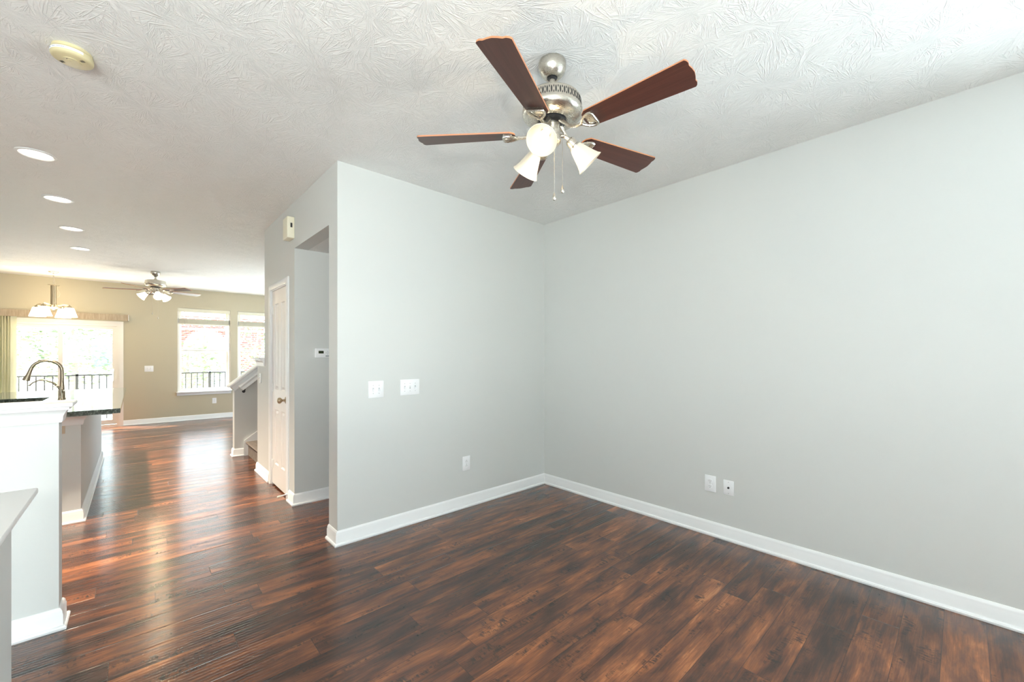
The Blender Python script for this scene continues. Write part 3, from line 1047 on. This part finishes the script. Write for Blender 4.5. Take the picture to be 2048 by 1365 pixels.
def ceiling_fan(loc, label, rod, spin, light_az, tilt, shade_mat, lamps, lamp_name='fan_bulb_light', group=None, detail=True):
    t = thing('ceiling_fan', loc, label, 'ceiling fan', group)
    S = Vector(loc)
    MB().lathe([(0, 0), (.063, 0), (.065, -.006), (.065, -.026), (.061, -.042), (.052, -.058), (.040, -.070), (.028, -.076), (.025, -.074), (.024, -.070), (0, -.070)], 40).build('canopy', M['nickel'], t)
    MB().lathe([(0, -.066), (.023, -.066), (.022, -.078), (.014, -.084), (0, -.084)], 24).build('hanger_ball', M['black'], t)
    MB().lathe([(0, -.07), (.0127, -.07), (.0127, -.118 - rod), (.022, -.120 - rod), (.022, -.150 - rod), (0, -.150 - rod)], 24).build('downrod', M['nickel'], t)
    z = -.140 - rod                      # top of the motor housing
    hb = MB()
    hb.lathe([(0, z), (.050, z), (.116, z - .005), (.130, z - .011), (.134, z - .017)], 64, cap=False)
    hb.lathe([(.134, z - .017), (.139, z - .066)], 64, cap=False)
    hb.lathe([(.139, z - .066), (.1425, z - .069), (.1425, z - .076), (.138, z - .088), (.126, z - .099), (.108, z - .106), (.085, z - .110), (.072, z - .112)], 64, cap=False)
    hb.lathe([(.072, z - .112), (.070, z - .104), (0, z - .104)], 64, cap=False)
    motor = hb.build('motor_housing', M['nickel'], t)
    if detail:
        v = MB()
        nslot = 44
        for i in range(nslot):
            a = 2 * math.pi * i / nslot
            lean = math.atan2(.005, .049)
            m4 = RZ(a) @ T(.1366, 0, z - .0415) @ RY(-lean)
            v.prism([(.0034 * math.sin(q), .0165 * math.cos(q)) for q in [2 * math.pi * j / 10 for j in range(10)]], -.0004, .0008, 'x', m4)
            a2 = 2 * math.pi * (i + .5) / nslot
            for dz in (-.0125, .0125):
                m4 = RZ(a2) @ T(.1366 - dz * .1, 0, z - .0415 + dz) @ RY(-lean)
                v.prism([(.0021 * math.sin(q), .0060 * math.cos(q)) for q in [2 * math.pi * j / 8 for j in range(8)]], -.0004, .0008, 'x', m4)
        v.build('vent_slots', M['dark'], motor)
    zb = z - .113                        # blade iron level
    MB().lathe([(0, z - .102), (.066, z - .102), (.066, zb - .004), (.05, zb - .012), (0, zb - .012)], 32).build('flywheel', M['black'], t)
    MB().lathe([(0, zb - .010), (.037, zb - .010), (.038, zb - .02), (.038, zb - .072), (.042, zb - .076), (.042, zb - .098), (.030, zb - .112), (.012, zb - .118), (.008, zb - .128), (0, zb - .130)], 32).build('switch_housing', M['nickel'], t)
    for k in range(5):
        az = R(spin + 72 * k)
        iron = MB()
        # flat arm from the flywheel out to the blade, with a D-shaped foot and an upright clamp band
        iron.tube([(.046, 0, zb - .006), (.070, 0, zb - .030), (.100, 0, zb - .058), (.135, 0, zb - .070), (.168, 0, zb - .069)], [.011, .008, .007, .0075, .008], 10)
        P12 = T(0, 0, zb - .060) @ RX(R(-12))
        pts = [(.160, 0), (.178, .020), (.196, .033), (.214, .038), (.228, .036), (.231, .028), (.231, -.028), (.228, -.036), (.214, -.038), (.196, -.033), (.178, -.020), (.160, 0)]
        pts = [P12 @ Vector((x, y, -.011)) for x, y in pts]
        iron.tube(pts, .0060, 8)
        iron.box((.226, -.036, -.014), (.232, .036, .001), .001, 1, mtx=P12)
        iron.box((.190, -.030, -.006), (.232, .030, .0), .001, 1, mtx=P12)
        io = iron.build('blade_iron', M['nickel'], t, rot=(0, 0, az))
        bl = MB().prism(blade_bm(.176, .648), 0, .0065, 'z', P12)
        for f in bl.bm.faces:
            f.material_index = 0 if len(f.verts) > 4 else 1
        bo = bl.build('blade', [M['blade'], M['blade_edge']], t, rot=(0, 0, az))
    # light kit: three arms, sockets, bell shades
    zl = zb - .066
    for k in range(3):
        az = R(light_az + 120 * k)
        a = MB()
        a.tube([(.030, 0, zl), (.058, 0, zl + .004), (.078, 0, zl - .006), (.090, 0, zl - .020)], [.009, .009, .010, .011], 12)
        dirv = Vector((math.cos(tilt), 0, -math.sin(tilt)))
        base = Vector((.082, 0, zl - .012))
        m4 = T(*base) @ dirv.to_track_quat('Z', 'Y').to_matrix().to_4x4()
        a.lathe([(0, 0), (.018, 0), (.022, .006), (.024, .012), (.024, .036), (.030, .040), (.030, .046), (0, .046)], 24, m4)
        ao = a.build('lamp_arm', M['nickel'], t, rot=(0, 0, az))
        s = MB()
        s.lathe([(.024, .040), (.030, .050), (.036, .066), (.043, .090), (.051, .115), (.060, .138), (.068, .150), (.066, .151), (.058, .139), (.049, .115), (.041, .090), (.034, .066), (.028, .052), (.022, .044)], 40, m4, cap=False)
        s.build('lamp_shade', M[shade_mat], t, rot=(0, 0, az))
        q = MB()
        q.lathe([(0, .04), (.011, .04), (.012, .055), (.020, .074), (.023, .090), (.020, .106), (.010, .116), (0, .118)], 20, m4)
        q.build('bulb', M['bulb'], t, rot=(0, 0, az))
        if lamps and not detail:
            p = m4 @ Vector((0, 0, .092))
            p = RZ(az) @ p + S
            lamp(lamp_name, 'POINT', p, lamps, (1.0, 0.80, 0.52), shadow_soft_size=.028)
    if lamps and detail:             # light leaving the frosted shades, gathered between them
        lamp(lamp_name, 'POINT', S + Vector((0, 0, zl - .12)), lamps, (1.0, 0.80, 0.52), shadow_soft_size=.008)
    return t, zb


def pull_chain(t, x, y, z0, z1):
    MB().tube([(x * .75, y * .75, z0), (x * .95, y * .95, z0 - .004), (x, y, z0 - .012), (x, y, (z0 + z1) / 2), (x, y, z1)], .0011, 6).build('pull_chain', M['nickel'], t)
    MB().lathe([(0, 0), (.003, -.001), (.0035, -.006), (.006, -.014), (.009, -.024), (.0085, -.032), (.005, -.038), (0, -.040)], 16, T(x, y, z1)).build('chain_fob', M['nickel'], t)


F1 = (1.460, 1.315, H)
fan1, zb1 = ceiling_fan(F1, 'brushed nickel ceiling fan with mahogany blades above the empty front room', .028, -84, 208, R(44), 'shade', 2.5)
pull_chain(fan1, .014, -.052, zb1 - .05, 2.150 - H)
pull_chain(fan1, -.030, -.040, zb1 - .05, 2.108 - H)

F2 = (0.251, 9.025, H)
fan2, zb2 = ceiling_fan(F2, 'distant ceiling fan with lit lamps in the far room before the windows', .0, 20, 160, R(40), 'shade_far', 75.0, 'far_fan_bulb_light', detail=False)
pull_chain(fan2, .03, -.03, zb2 - .05, 2.00 - H)
pull_chain(fan2, -.04, -.02, zb2 - .05, 2.07 - H)

# ------------------------------------------------------------------ smoke detector
sd = thing('smoke_detector', (-0.211, 2.745, H), 'ivory round smoke detector on the ceiling, upper left', 'smoke detector', rz=R(-42))
MB().lathe([(0, 0), (.066, 0), (.066, -.012), (.062, -.014), (0, -.014)], 48).build('base', M['ivory'], sd)
MB().lathe([(0, -.013), (.066, -.013), (.070, -.017), (.070, -.036), (.067, -.041), (.058, -.046), (0, -.047)], 48).build('cover', M['ivory'], sd)
b = MB()
for r_, z_ in ((.0706, 0),):
    b.lathe([(.0702, -.020), (.0710, -.020), (.0710, -.031), (.0702, -.031)], 48, cap=False)
bmesh.ops.delete(b.bm, geom=[f for f in b.bm.faces if f.calc_center_median().y > -.02], context='FACES')
b.build('label_band', M['plastic'], sd)
lt = bpy.data.curves.new('label_text', 'FONT')
b = MB()
for k in range(22):
    if k in (6, 10, 11, 15):
        continue
    a = R(-150 + k * 4.0)
    m4 = RZ(a) @ T(.0712, 0, -.0255)
    b.box((-.0002, -.0012, -.0022), (.0003, .0012, .0022), mtx=m4)
bpy.data.curves.remove(lt)
b.build('label_print', plain('label_print_grey', (.35, .36, .45, 1), .6), sd)
for s in (-1, 1):
    for k in range(3):
        MB().box((s * .046 + (k - 1) * .0055 - .0014, -.006, -.0472), (s * .046 + (k - 1) * .0055 + .0014, .006, -.0450)).build('sound_slot', M['dark'], sd)
b = MB()
b.prism([(.028 * math.cos(a), -.008 + .024 * math.sin(a)) for a in [math.pi * (1 + k / 16) for k in range(17)]] + [(.022, .022), (-.022, .022)], -.0492, -.046, 'z')
b.build('battery_door', M['ivory'], sd)
MB().box((-.008, -.018, -.0512), (.008, -.006, -.0480), .002, 2).build('test_button', M['ivory'], sd)
MB().lathe([(0, -.0505), (.002, -.0505), (.002, -.048), (0, -.048)], 10, T(0, -.024, 0)).build('indicator', M['dark'], sd)

# ------------------------------------------------------------------ recessed lights
def can():
    t = thing('recessed_light', (0, 0, H), '', 'recessed light', 'recessed lights in a row')
    MB().lathe([(.078, -.001), (.100, -.001), (.100, -.004), (.094, -.008), (.084, -.009), (.078, -.004)], 48, cap=False).build('trim_ring', M['trim'], t)
    MB().lathe([(0, -.0035), (.082, -.0035), (.082, -.002), (0, -.002)], 40).build('lens', M['can_lens'], t)
    return t


can0 = can()
cans = [((-.503, 4.308), 'nearest and largest recessed light in the ceiling row'), ((-.503, 5.405), 'second recessed light of the row, counted from the nearest'),
        ((-.510, 6.568), 'third recessed light of the row, counted from the nearest'), ((-.520, 7.711), 'farthest recessed light of the row, smallest in view')]
for i, ((x, y), lab) in enumerate(cans):
    o = can0 if i == 0 else copy_tree(can0)
    o.location = (x, y, H)
    o['label'] = lab
    lamp('recessed_beam', 'SPOT', (x, y, H - .02), 600.0, (1.0, 0.85, 0.66), spot_size=R(92), spot_blend=0.8, shadow_soft_size=.06)

# ------------------------------------------------------------------ chandelier over the dining spot
CH = (-0.996, 10.164, H)
cd = thing('chandelier', CH, 'four light chandelier with frosted glass shades hanging near the patio door', 'chandelier')
MB().lathe([(0, 0), (.062, 0), (.062, -.006), (.05, -.016), (.012, -.020), (.010, -.034), (0, -.034)], 32).build('canopy', M['nickel'], cd)
b = MB()
zz = -.030
k = 0
while zz > -.215:
    m4 = T(0, 0, zz - .014) @ RZ(R(90 * (k % 2)))
    ring = [m4 @ Vector((.008 * math.cos(q), 0, .015 * math.sin(q))) for q in [2 * math.pi * j / 12 for j in range(13)]]
    b.tube(ring, .0018, 6)
    zz -= .0235
    k += 1
b.build('chain', M['nickel'], cd)
MB().tube([(0, .0, -.06), (.012, 0, -.12), (.02, 0, -.20), (.05, 0, -.30), (.075, 0, -.36), (.062, 0, -.41), (.03, 0, -.425), (.018, 0, -.40)], .002, 6).build('cord', M['tape'], cd)
MB().lathe([(0, -.215), (.066, -.218), (.066, -.226), (.034, -.230), (.034, -.545), (.05, -.55), (.05, -.575), (.04, -.59), (0, -.60)], 32).build('column', M['bronze'], cd)
MB().lathe([(0, -.585), (.055, -.587), (.05, -.603), (.02, -.615), (.008, -.63), (0, -.632)], 24).build('finial', M['plastic'], cd)
base_az = R(132.4)    # lateral axis seen from the camera
for k in range(4):
    az = math.atan2(10.164, -.996) + R(90) - R(31.5) + k * math.pi / 2
    a = MB()
    a.tube([(.03, 0, -.56), (.12, 0, -.548), (.185, 0, -.540), (.207, 0, -.548), (.207, 0, -.585)], [.009, .008, .008, .009, .012], 10)
    a.lathe([(0, 0), (.026, 0), (.03, -.01), (.03, -.03), (0, -.03)], 20, T(.207, 0, -.565))
    a.build('arm', M['bronze'], cd, rot=(0, 0, az))
    s = MB()
    s.lathe([(.034, -.592), (.050, -.594), (.056, -.600), (.098, -.745), (.095, -.746), (.052, -.604), (.034, -.600)], 40, T(.207, 0, 0), cap=False)
    s.build('lamp_shade', M['shade_far'], cd, rot=(0, 0, az))
    MB().lathe([(0, -.60), (.014, -.60), (.026, -.65), (.02, -.69), (0, -.70)], 16, T(.207, 0, 0)).build('bulb', M['bulb'], cd, rot=(0, 0, az))
lamp('chandelier_light', 'POINT', (CH[0], CH[1], H - .80), 12.0, (1.0, 0.74, 0.42), shadow_soft_size=.12)
lamp('chandelier_uplight', 'POINT', (CH[0], CH[1] , H - .42), 14.0, (1.0, 0.80, 0.52), shadow_soft_size=.10)

# ------------------------------------------------------------------ kitchen island, counter, sink, faucet
IX1, IY0, IY1 = -.325, 4.845, 7.62
isl = thing('kitchen_island', (-.75, 6.2, 0), 'grey painted island base carrying the dark counter', 'kitchen island')
def isl_l(x, y): return x + .75, y - 6.2
x0, y0 = isl_l(-1.15, IY0)
x1, y1 = isl_l(IX1, IY1)
b = MB()
b.box((x0, y0, 0), (x1, y0 + .02, .874)).box((x1 - .02, y0 + .02, 0), (x1, y1 - .02, .874)).box((x0, y0 + .02, 0), (x0 + .02, y1 - .02, .874)).box((x0, y1 - .02, 0), (x1, y1, .874))
b.build('base_panel', M['wall'], isl, smooth=False)
MB().sweep([(o * 1.15, z * 1.05) for o, z in CROWN], [(x0, y0, .874), (x1, y0, .874), (x1, y0 + .012, .874)]).build('counter_moulding', M['trim'], isl)
MB().sweep(BASE, [(x0, y0, 0), (x1, y0, 0), (x1, y1, 0)]).build('baseboard', M['trim'], isl)

ct = MB()
cx0, cx1, cy0, cy1 = -1.17, -.090, 4.735, 7.74
# outline with a slightly bowed near edge, and a cut-out for the sink
SX0, SX1, SY0, SY1 = -1.08, -.66, 5.82, 6.50
def slab(poly):
    ct.prism(poly, .876, .914, 'z')
bow = [(cx0 + (cx1 - cx0) * f, cy0 - .035 * (1 - (2 * f - 1) ** 2)) for f in [k / 10 for k in range(11)]]
slab(bow + [(cx1, SY0), (cx0, SY0)])
slab([(cx0, SY1), (cx1, SY1), (cx1, cy1), (cx0, cy1)])
slab([(cx0, SY0), (SX0, SY0), (SX0, SY1), (cx0, SY1)])
slab([(SX1, SY0), (cx1, SY0), (cx1, SY1), (SX1, SY1)])
bmesh.ops.remove_doubles(ct.bm, verts=ct.bm.verts[:], dist=1e-5)
tag(ct.build('countertop', M['granite'], smooth=False), 'dark granite counter on the island reflecting the patio door', 'countertop')
b = MB()
for (a0, a1) in (((SX0 - .006, SY0 - .006, .70), (SX0, SY1 + .006, .875)), ((SX1, SY0 - .006, .70), (SX1 + .006, SY1 + .006, .875)),
                 ((SX0, SY0 - .006, .70), (SX1, SY0, .875)), ((SX0, SY1, .70), (SX1, SY1 + .006, .875)), ((SX0 - .006, SY0 - .006, .694), (SX1 + .006, SY1 + .006, .70))):
    b.box(a0, a1)
tag(b.build('kitchen_sink', M['dark'], smooth=False), 'dark undermount sink set into the island counter', 'sink')

fc = thing('kitchen_faucet', (-.545, 6.165, .914), 'tall gooseneck faucet with pull down spray head on the counter', 'faucet')
MB().lathe([(0, 0), (.030, 0), (.030, .006), (.025, .010), (.025, .070), (.024, .080), (.021, .095), (.0175, .15), (.0165, .17), (0, .17)], 28).build('body', M['steel'], fc)
path = [(0, 0, .16), (0, 0, .24), (0, 0, .285)]
rad = .105
for k in range(1, 14):
    a = math.pi * k / 13 * .93
    path.append((-rad + rad * math.cos(a), 0, .285 + rad * math.sin(a)))
MB().tube(path, [.0165, .015, .0145] + [.0142] * 13, 16).build('spout', M['steel'], fc)
e = Vector(path[-1])
dv = (Vector(path[-1]) - Vector(path[-2])).normalized()
dv = Vector((-.28, 0, -.96)).normalized()
m4 = T(*e) @ dv.to_track_quat('Z', 'Y').to_matrix().to_4x4()
MB().lathe([(0, -.01), (.0150, -.01), (.0155, .03), (.018, .06), (.027, .105), (.027, .115), (.022, .118), (0, .118)], 24, m4).build('spray_head', M['steel'], fc)
lv = MB()
lv.lathe([(0, -.022), (.013, -.018), (.019, -.008), (.020, .0), (.019, .008), (.013, .018), (0, .022)], 20, T(.0, -.022, .085) @ RX(R(90)))
lv.tube([(0, -.038, .088), (-.025, -.045, .125), (-.055, -.048, .165), (-.10, -.05, .195), (-.15, -.05, .197), (-.19, -.05, .175), (-.215, -.05, .145)], [.010, .009, .0085, .008, .0075, .007, .008], 12)
lv.build('lever', M['steel'], fc)
sdp = thing('soap_dispenser', (-.545, 6.02, .914), 'slim metal soap dispenser standing left of the faucet base', 'soap dispenser')
MB().lathe([(0, 0), (.019, 0), (.019, .005), (.012, .010), (.012, .055), (.009, .060), (.007, .10), (0, .10)], 20).build('body', M['steel'], sdp)
MB().tube([(0, 0, .09), (0, 0, .128), (-.012, 0, .138), (-.045, 0, .136)], [.006, .006, .006, .0045], 12).build('pump_spout', M['steel'], sdp)
outlet_plate((-.4695, IY0, .764), 0, .07, .115, 'almond outlet on the near face of the island', material='almond').rotation_euler = (0, R(90), 0)

# ------------------------------------------------------------------ patio door and windows of the far wall
pd = thing('door_2', (PD0, YF, 0), 'white sliding patio door in the beige wall', 'patio door', kind='structure')
W = PD1 - PD0
b = MB()
cas = .058
b.box((-cas, -.018, 0), (0, 0, PDH + cas)).box((W, -.018, 0), (W + cas, 0, PDH + cas)).box((0, -.018, PDH), (W, 0, PDH + cas))
b.build('casing', M['vinyl'], pd)
b = MB()
b.box((0, 0, 0), (.035, .17, PDH)).box((W - .035, 0, 0), (W, .17, PDH)).box((.035, 0, PDH - .035), (W - .035, .17, PDH)).box((.035, 0, 0), (W - .035, .17, .03))
b.build('frame', M['vinyl'], pd)
MB().box((.035, .0, .03), (W - .035, .03, .042)).build('track', M['brass'], pd)
for i, (a, c, yy) in enumerate(((.035, W / 2 + .03, .10), (W / 2 - .03, W - .035, .05))):
    s = MB()
    fw_ = .062
    s.box((a, yy, .042), (a + fw_, yy + .035, PDH - .035)).box((c - fw_, yy, .042), (c, yy + .035, PDH - .035))
    s.box((a + fw_, yy, .042), (c - fw_, yy + .035, .042 + .09)).box((a + fw_, yy, PDH - .035 - fw_), (c - fw_, yy + .035, PDH - .035))
    so = s.build('door_panel', M['vinyl'], pd)
    MB().box((a + fw_, yy + .014, .132), (c - fw_, yy + .020, PDH - .097)).build('glass_pane', M['glass'], so)
h = MB()
h.box((W - .090, .028, .86), (W - .070, .05, 1.10), .004, 2)
h.tube([(W - .080, .03, .88), (W - .080, .0, .90), (W - .080, -.008, .98), (W - .080, .0, 1.06), (W - .080, .03, 1.08)], .008, 8)
h.build('handle', M['vinyl'], pd)

vb = thing('vertical_blind', (-1.0, YF - .02, 2.02), 'vertical blind with tan valance, vanes stacked at the left of the patio door', 'blind')
b = MB()
b.box((-.95, -.105, 0), (.905, -.095, .115)).box((.895, -.095, 0), (.905, .02, .115)).box((-.95, -.095, 0), (-.94, .02, .115))
b.build('valance', M['valance'], vb)
MB().box((-.93, -.06, .02), (.89, -.02, .06)).build('head_rail', M['trim'], vb)
MB().box((.905, -.105, 0), (.912, .0, .115)).build('valance_end', M['trim'], vb)
for k in range(11):
    MB().box((-.045, -.001, -1.98), (.045, .001, .02), mtx=T(-.83 + k * .031, -.04, 0) @ RZ(R(52 + random.uniform(-6, 6)))).build('vane', M['vane'], vb)


def dh_window(i, x0, x1):
    t = thing('window_%d' % i, (x0, YF, WZ0), ('left' if i == 1 else 'right') + ' double hung window in the beige wall', 'window', kind='structure')
    w, h = x1 - x0, WZ1 - WZ0
    b = MB()
    b.box((0, .02, 0), (.03, .17, h)).box((w - .03, .02, 0), (w, .17, h)).box((.03, .02, h - .03), (w - .03, .17, h)).box((.03, .02, 0), (w - .03, .17, .02))
    b.build('frame', M['vinyl'], t)
    zm = 1.476 - WZ0
    for a, c, yy in ((.02, zm + .005, .075), (zm - .025, h - .03, .115)):
        s = MB()
        q = .042
        s.box((.03, yy, a), (.03 + q, yy + .03, c)).box((w - .03 - q, yy, a), (w - .03, yy + .03, c))
        s.box((.03 + q, yy, a), (w - .03 - q, yy + .03, a + q)).box((.03 + q, yy, c - .034), (w - .03 - q, yy + .03, c))
        so = s.build('sash', M['vinyl'], t)
        MB().box((.03 + q, yy + .012, a + q), (w - .03 - q, yy + .018, c - .034)).build('pane', M['glass'], so)
    return t


for i, (x0, x1) in enumerate(WIN):
    dh_window(i + 1, x0, x1)
sl = thing('trim_2', (WIN[0][0], YF, WZ0), 'white window stool and apron below the left far window', 'window sill', kind='structure')
MB().box((-.02, -.065, -.02), (.93, .02, .005), .004, 2).build('stool', M['trim'], sl)
MB().box((-.012, -.018, -.075), (.922, -.001, -.02), .003, 1).build('apron', M['trim'], sl)
sl2 = copy_tree(sl)
sl2.name = 'trim_3'
sl2.location = (WIN[1][0], YF, WZ0)
sl2['label'] = 'white window stool and apron below the right far window'


def mini_blind(x0, x1, label):
    t = thing('window_blind', (x0, YF, 0), label, 'blind', 'half raised window blinds')
    w = x1 - x0
    MB().box((.004, .004, 2.268), (w - .004, .06, 2.340), .003, 1).build('head_rail', M['blind'], t)
    for k in range(6):
        MB().box((-.001, -.023, -.001), (w - .02, .023, .001), mtx=T(.01, .045, 2.255 - k * .023) @ RX(R(-4))).build('slat', M['blind'], t)
    b = MB()
    for k in range(17):
        b.box((.008, .020, 2.030 + k * .0055), (w - .008, .066 + .001 * (k % 2), 2.0335 + k * .0055))
    b.build('slat_stack', M['blind'], t)
    MB().box((.006, .016, 2.006), (w - .006, .068, 2.028), .003, 1).build('bottom_rail', M['blind'], t)
    for fx in (.18, .55, .85):
        MB().tube([(w * fx, .02, 2.27), (w * fx, .02, 2.02)], .002, 6).build('ladder_cord', M['tape'], t)
    MB().tube([(.115, .0, 2.27), (.118, -.004, 2.0), (.120, -.004, 1.80)], .004, 8).build('wand', M['tape'], t)
    return t


mini_blind(WIN[0][0], WIN[0][1], 'half raised cream blind in the left far window')
mini_blind(WIN[1][0], WIN[1][1], 'half raised cream blind in the right far window')

# front window behind the camera
fwn = thing('window_3', (FW0, YN, .55), 'wide front window behind the camera', 'window', kind='structure')
b = MB()
b.box((0, -.16, 0), (.05, -.02, 1.7)).box((FWW - .05, -.16, 0), (FWW, -.02, 1.7)).box((.05, -.16, 1.65), (FWW - .05, -.02, 1.7)).box((.05, -.16, 0), (FWW - .05, -.02, .05)).box((FWW / 2 - .03, -.16, .05), (FWW / 2 + .03, -.02, 1.65))
b.build('frame', M['vinyl'], fwn)
for a, c in ((.05, FWW / 2 - .03), (FWW / 2 + .03, FWW - .05)):
    MB().box((a, -.10, .05), (c, -.094, 1.65)).build('pane', M['glass'], fwn)

swn = thing('window_4', (XR, -1.55, .55), 'unseen side window added for daylight in the right wall', 'window', kind='structure')  # window added out of view to light the low half wall
b = MB()
b.box((.02, 0, 0), (.14, .05, 1.7)).box((.02, 1.05, 0), (.14, 1.1, 1.7)).box((.02, .05, 1.65), (.14, 1.05, 1.7)).box((.02, .05, 0), (.14, 1.05, .05)).box((.04, .05, .83), (.12, 1.05, .88))
b.build('frame', M['vinyl'], swn)
for a, c in ((.05, .83), (.88, 1.65)):
    MB().box((.08, .05, a), (.086, 1.05, c)).build('pane', M['glass'], swn)

lwn = thing('window_5', (XL, -1.4, .55), 'unseen wide window added for daylight in the left wall', 'window', kind='structure')  # window added out of view to brighten right wall and kitchen half wall
b = MB()
b.box((-.14, 0, 0), (-.02, .05, 1.7)).box((-.14, 1.95, 0), (-.02, 2.0, 1.7)).box((-.14, .05, 1.65), (-.02, 1.95, 1.7)).box((-.14, .05, 0), (-.02, 1.95, .05)).box((-.14, .97, .05), (-.02, 1.03, 1.65))
b.build('frame', M['vinyl'], lwn)
for a, c in ((.05, .97), (1.03, 1.95)):
    MB().box((-.086, a, .05), (-.08, c, 1.65)).build('pane', M['glass'], lwn)

rwn = thing('window_6', (XR, 7.6, .6), 'unseen wide window added for daylight in the far room, behind the stairs', 'window', kind='structure')  # window added out of view to brighten far wall and island side
b = MB()
b.box((.02, 0, 0), (.14, .05, 1.7)).box((.02, 2.35, 0), (.14, 2.4, 1.7)).box((.02, .05, 1.65), (.14, 2.35, 1.7)).box((.02, .05, 0), (.14, 2.35, .05)).box((.02, 1.17, .05), (.14, 1.23, 1.65))
b.build('frame', M['vinyl'], rwn)
for a, c in ((.05, 1.17), (1.23, 2.35)):
    MB().box((.08, a, .05), (.086, c, 1.65)).build('pane', M['glass'], rwn)

# ------------------------------------------------------------------ outside: deck, railing, trees, neighbours
struct(MB().box((-7, YF + .17, -.16), (7, 13.0, -.04)).build('deck', M['deck'], smooth=False), 'pale deck outside the patio door', 'deck')
struct(MB().box((-60, YF + .17, -.6), (60, 80, -.4)).build('ground', M['bounce_ground'], smooth=False), 'ground beyond the deck, made pale to reflect sunlight', 'ground')
dr = thing('deck_railing', (0, 12.85, -.04), 'thin dark metal railing along the edge of the deck', 'railing')
MB().box((-5, -.02, .955), (5, .02, .985)).build('top_rail', M['black'], dr)
MB().box((-5, -.015, .08), (5, .015, .105)).build('bottom_rail', M['black'], dr)
bal = MB().box((-.010, -.010, .0), (.010, .010, .955)).build('baluster', M['black'], dr, smooth=False)
k = 0
x = -4.95
while x < 4.95:
    if k == 0:
        o = bal
    else:
        o = bal.copy()
        COL.objects.link(o)
    o.location = (x, 0, 0)
    x += .115
    k += 1
for x in (-3.2, -.92, 1.4, 3.7):
    MB().box((-.02, -.02, 0), (.02, .02, 1.0)).build('post', M['black'], dr, loc=(x, 0, 0))

bb = thing('brick_building', (2.7, 26.0, -.4), 'red brick building with an arched white entry seen through the windows', 'building')
b = MB()
aw, ah = .95, 2.15
arc = [(aw * math.cos(a), ah + aw * .95 * math.sin(a)) for a in [math.pi * k / 20 for k in range(21)]]
b.prism([(-2.5, 0)] + [(-aw, 0)] + arc[::-1] + [(aw, 0), (14, 0), (14, 3.75), (-2.5, 3.75)], 0, .3, 'y')
b.build('brick_wall', M['brick'], bb, smooth=False)
MB().box((-2.5, .02, 3.75), (14, .3, 9)).build('siding_wall', M['siding'], bb, smooth=False)
MB().box((-2.5, -.06, 3.05), (14, 0, 3.15)).build('stone_band', M['trim'], bb)
MB().box((-aw, .2, 0), (aw, .28, ah + aw)).build('entry_infill', M['trim'], bb)
b = MB()
for k in range(17):
    a = math.pi * (k + .5) / 17
    b.box((aw + .01, -.03, -.055), (aw + .34, .02, .055), mtx=T(0, 0, ah) @ RY(-a))
b.build('arch_bricks', plain('arch_brick', (.30, .115, .085, 1), .85, amount=.15), bb)
for x in (-1.6, 1.9, 5.2):
    f = MB().box((x - .55, -.05, 4.3), (x + .55, .03, 5.6)).build('window', M['trim'], bb)
    MB().box((x - .47, -.06, 4.38), (x + .47, -.045, 5.52)).build('pane', M['ext_window'], f)

nh = thing('neighbour_house', (-1.22, 26.5, -.4), 'white sided neighbour house with a bluish window beyond the deck', 'house')
MB().box((-.55, 0, 0), (1.35, 5, 6.5)).build('siding_wall', M['siding'], nh, smooth=False)
MB().prism([(-.6, 6.5), (.38, 7.3), (1.38, 6.5)], -.3, 5.3, 'y').build('roof', M['roofing'], nh)
f = MB().box((-.10, -.05, 1.25), (.42, .02, 2.25)).build('window', M['ext_window'], nh)
for xx in (-.22, .44):
    MB().box((xx, -.06, 1.2), (xx + .1, .0, 2.3)).build('shutter', M['shutter'], nh)

rnd = random.Random(5)


def tree(loc, h, r, n, label):
    t = thing('tree', loc, label, 'tree', 'trees beyond the deck')
    b = MB()
    b.tube([(0, 0, 0), (.05, .02, h * .3), (-.03, .05, h * .6), (.02, 0, h * .9)], [.12, .09, .06, .02], 10)
    for k in range(7):
        a = rnd.uniform(0, 6.28)
        z = h * rnd.uniform(.3, .7)
        b.tube([(0, 0, z), (r * .45 * math.cos(a), r * .45 * math.sin(a), z + .35 * r), (r * .85 * math.cos(a), r * .85 * math.sin(a), z + .6 * r)], [.04, .025, .008], 6)
    b.build('trunk', M['bark'], t)
    lf = bmesh.new()
    for k in range(n):
        while True:
            p = Vector((rnd.uniform(-1, 1), rnd.uniform(-1, 1), rnd.uniform(-1, 1)))
            if p.length < 1:
                break
        c = Vector((p.x * r, p.y * r, h * .58 + p.z * h * .42))
        q = Vector((rnd.gauss(0, 1), rnd.gauss(0, 1), rnd.gauss(0, 1))).to_track_quat('Z', 'Y')
        s = rnd.uniform(.05, .11)
        vs = [lf.verts.new(c + q @ Vector(v)) for v in ((-s, 0, 0), (0, -s * .5, .01), (s, 0, 0), (0, s * .5, .01))]
        lf.faces.new(vs)
    me = bpy.data.meshes.new('foliage')
    lf.to_mesh(me)
    lf.free()
    me.materials.append(M['leaf'])
    o = bpy.data.objects.new('foliage', me)
    COL.objects.link(o)
    o.parent = t
    return t


tree((-3.6, 19, -.4), 4.4, 1.5, 1500, 'leafy tree seen through the left pane of the patio door')
tree((-1.6, 21, -.4), 3.6, 1.3, 1300, 'bushy tree seen through the right pane of the patio door')
tree((1.35, 18, -.4), 2.2, 1.1, 700, 'low bushy tree behind the railing in the left far window')
tree((3.6, 19, -.4), 3.0, 1.0, 700, 'small leafy tree seen through the right far window')
tree((2.0, 20, -.4), 3.3, .35, 120, 'thin sapling standing before the brick building')
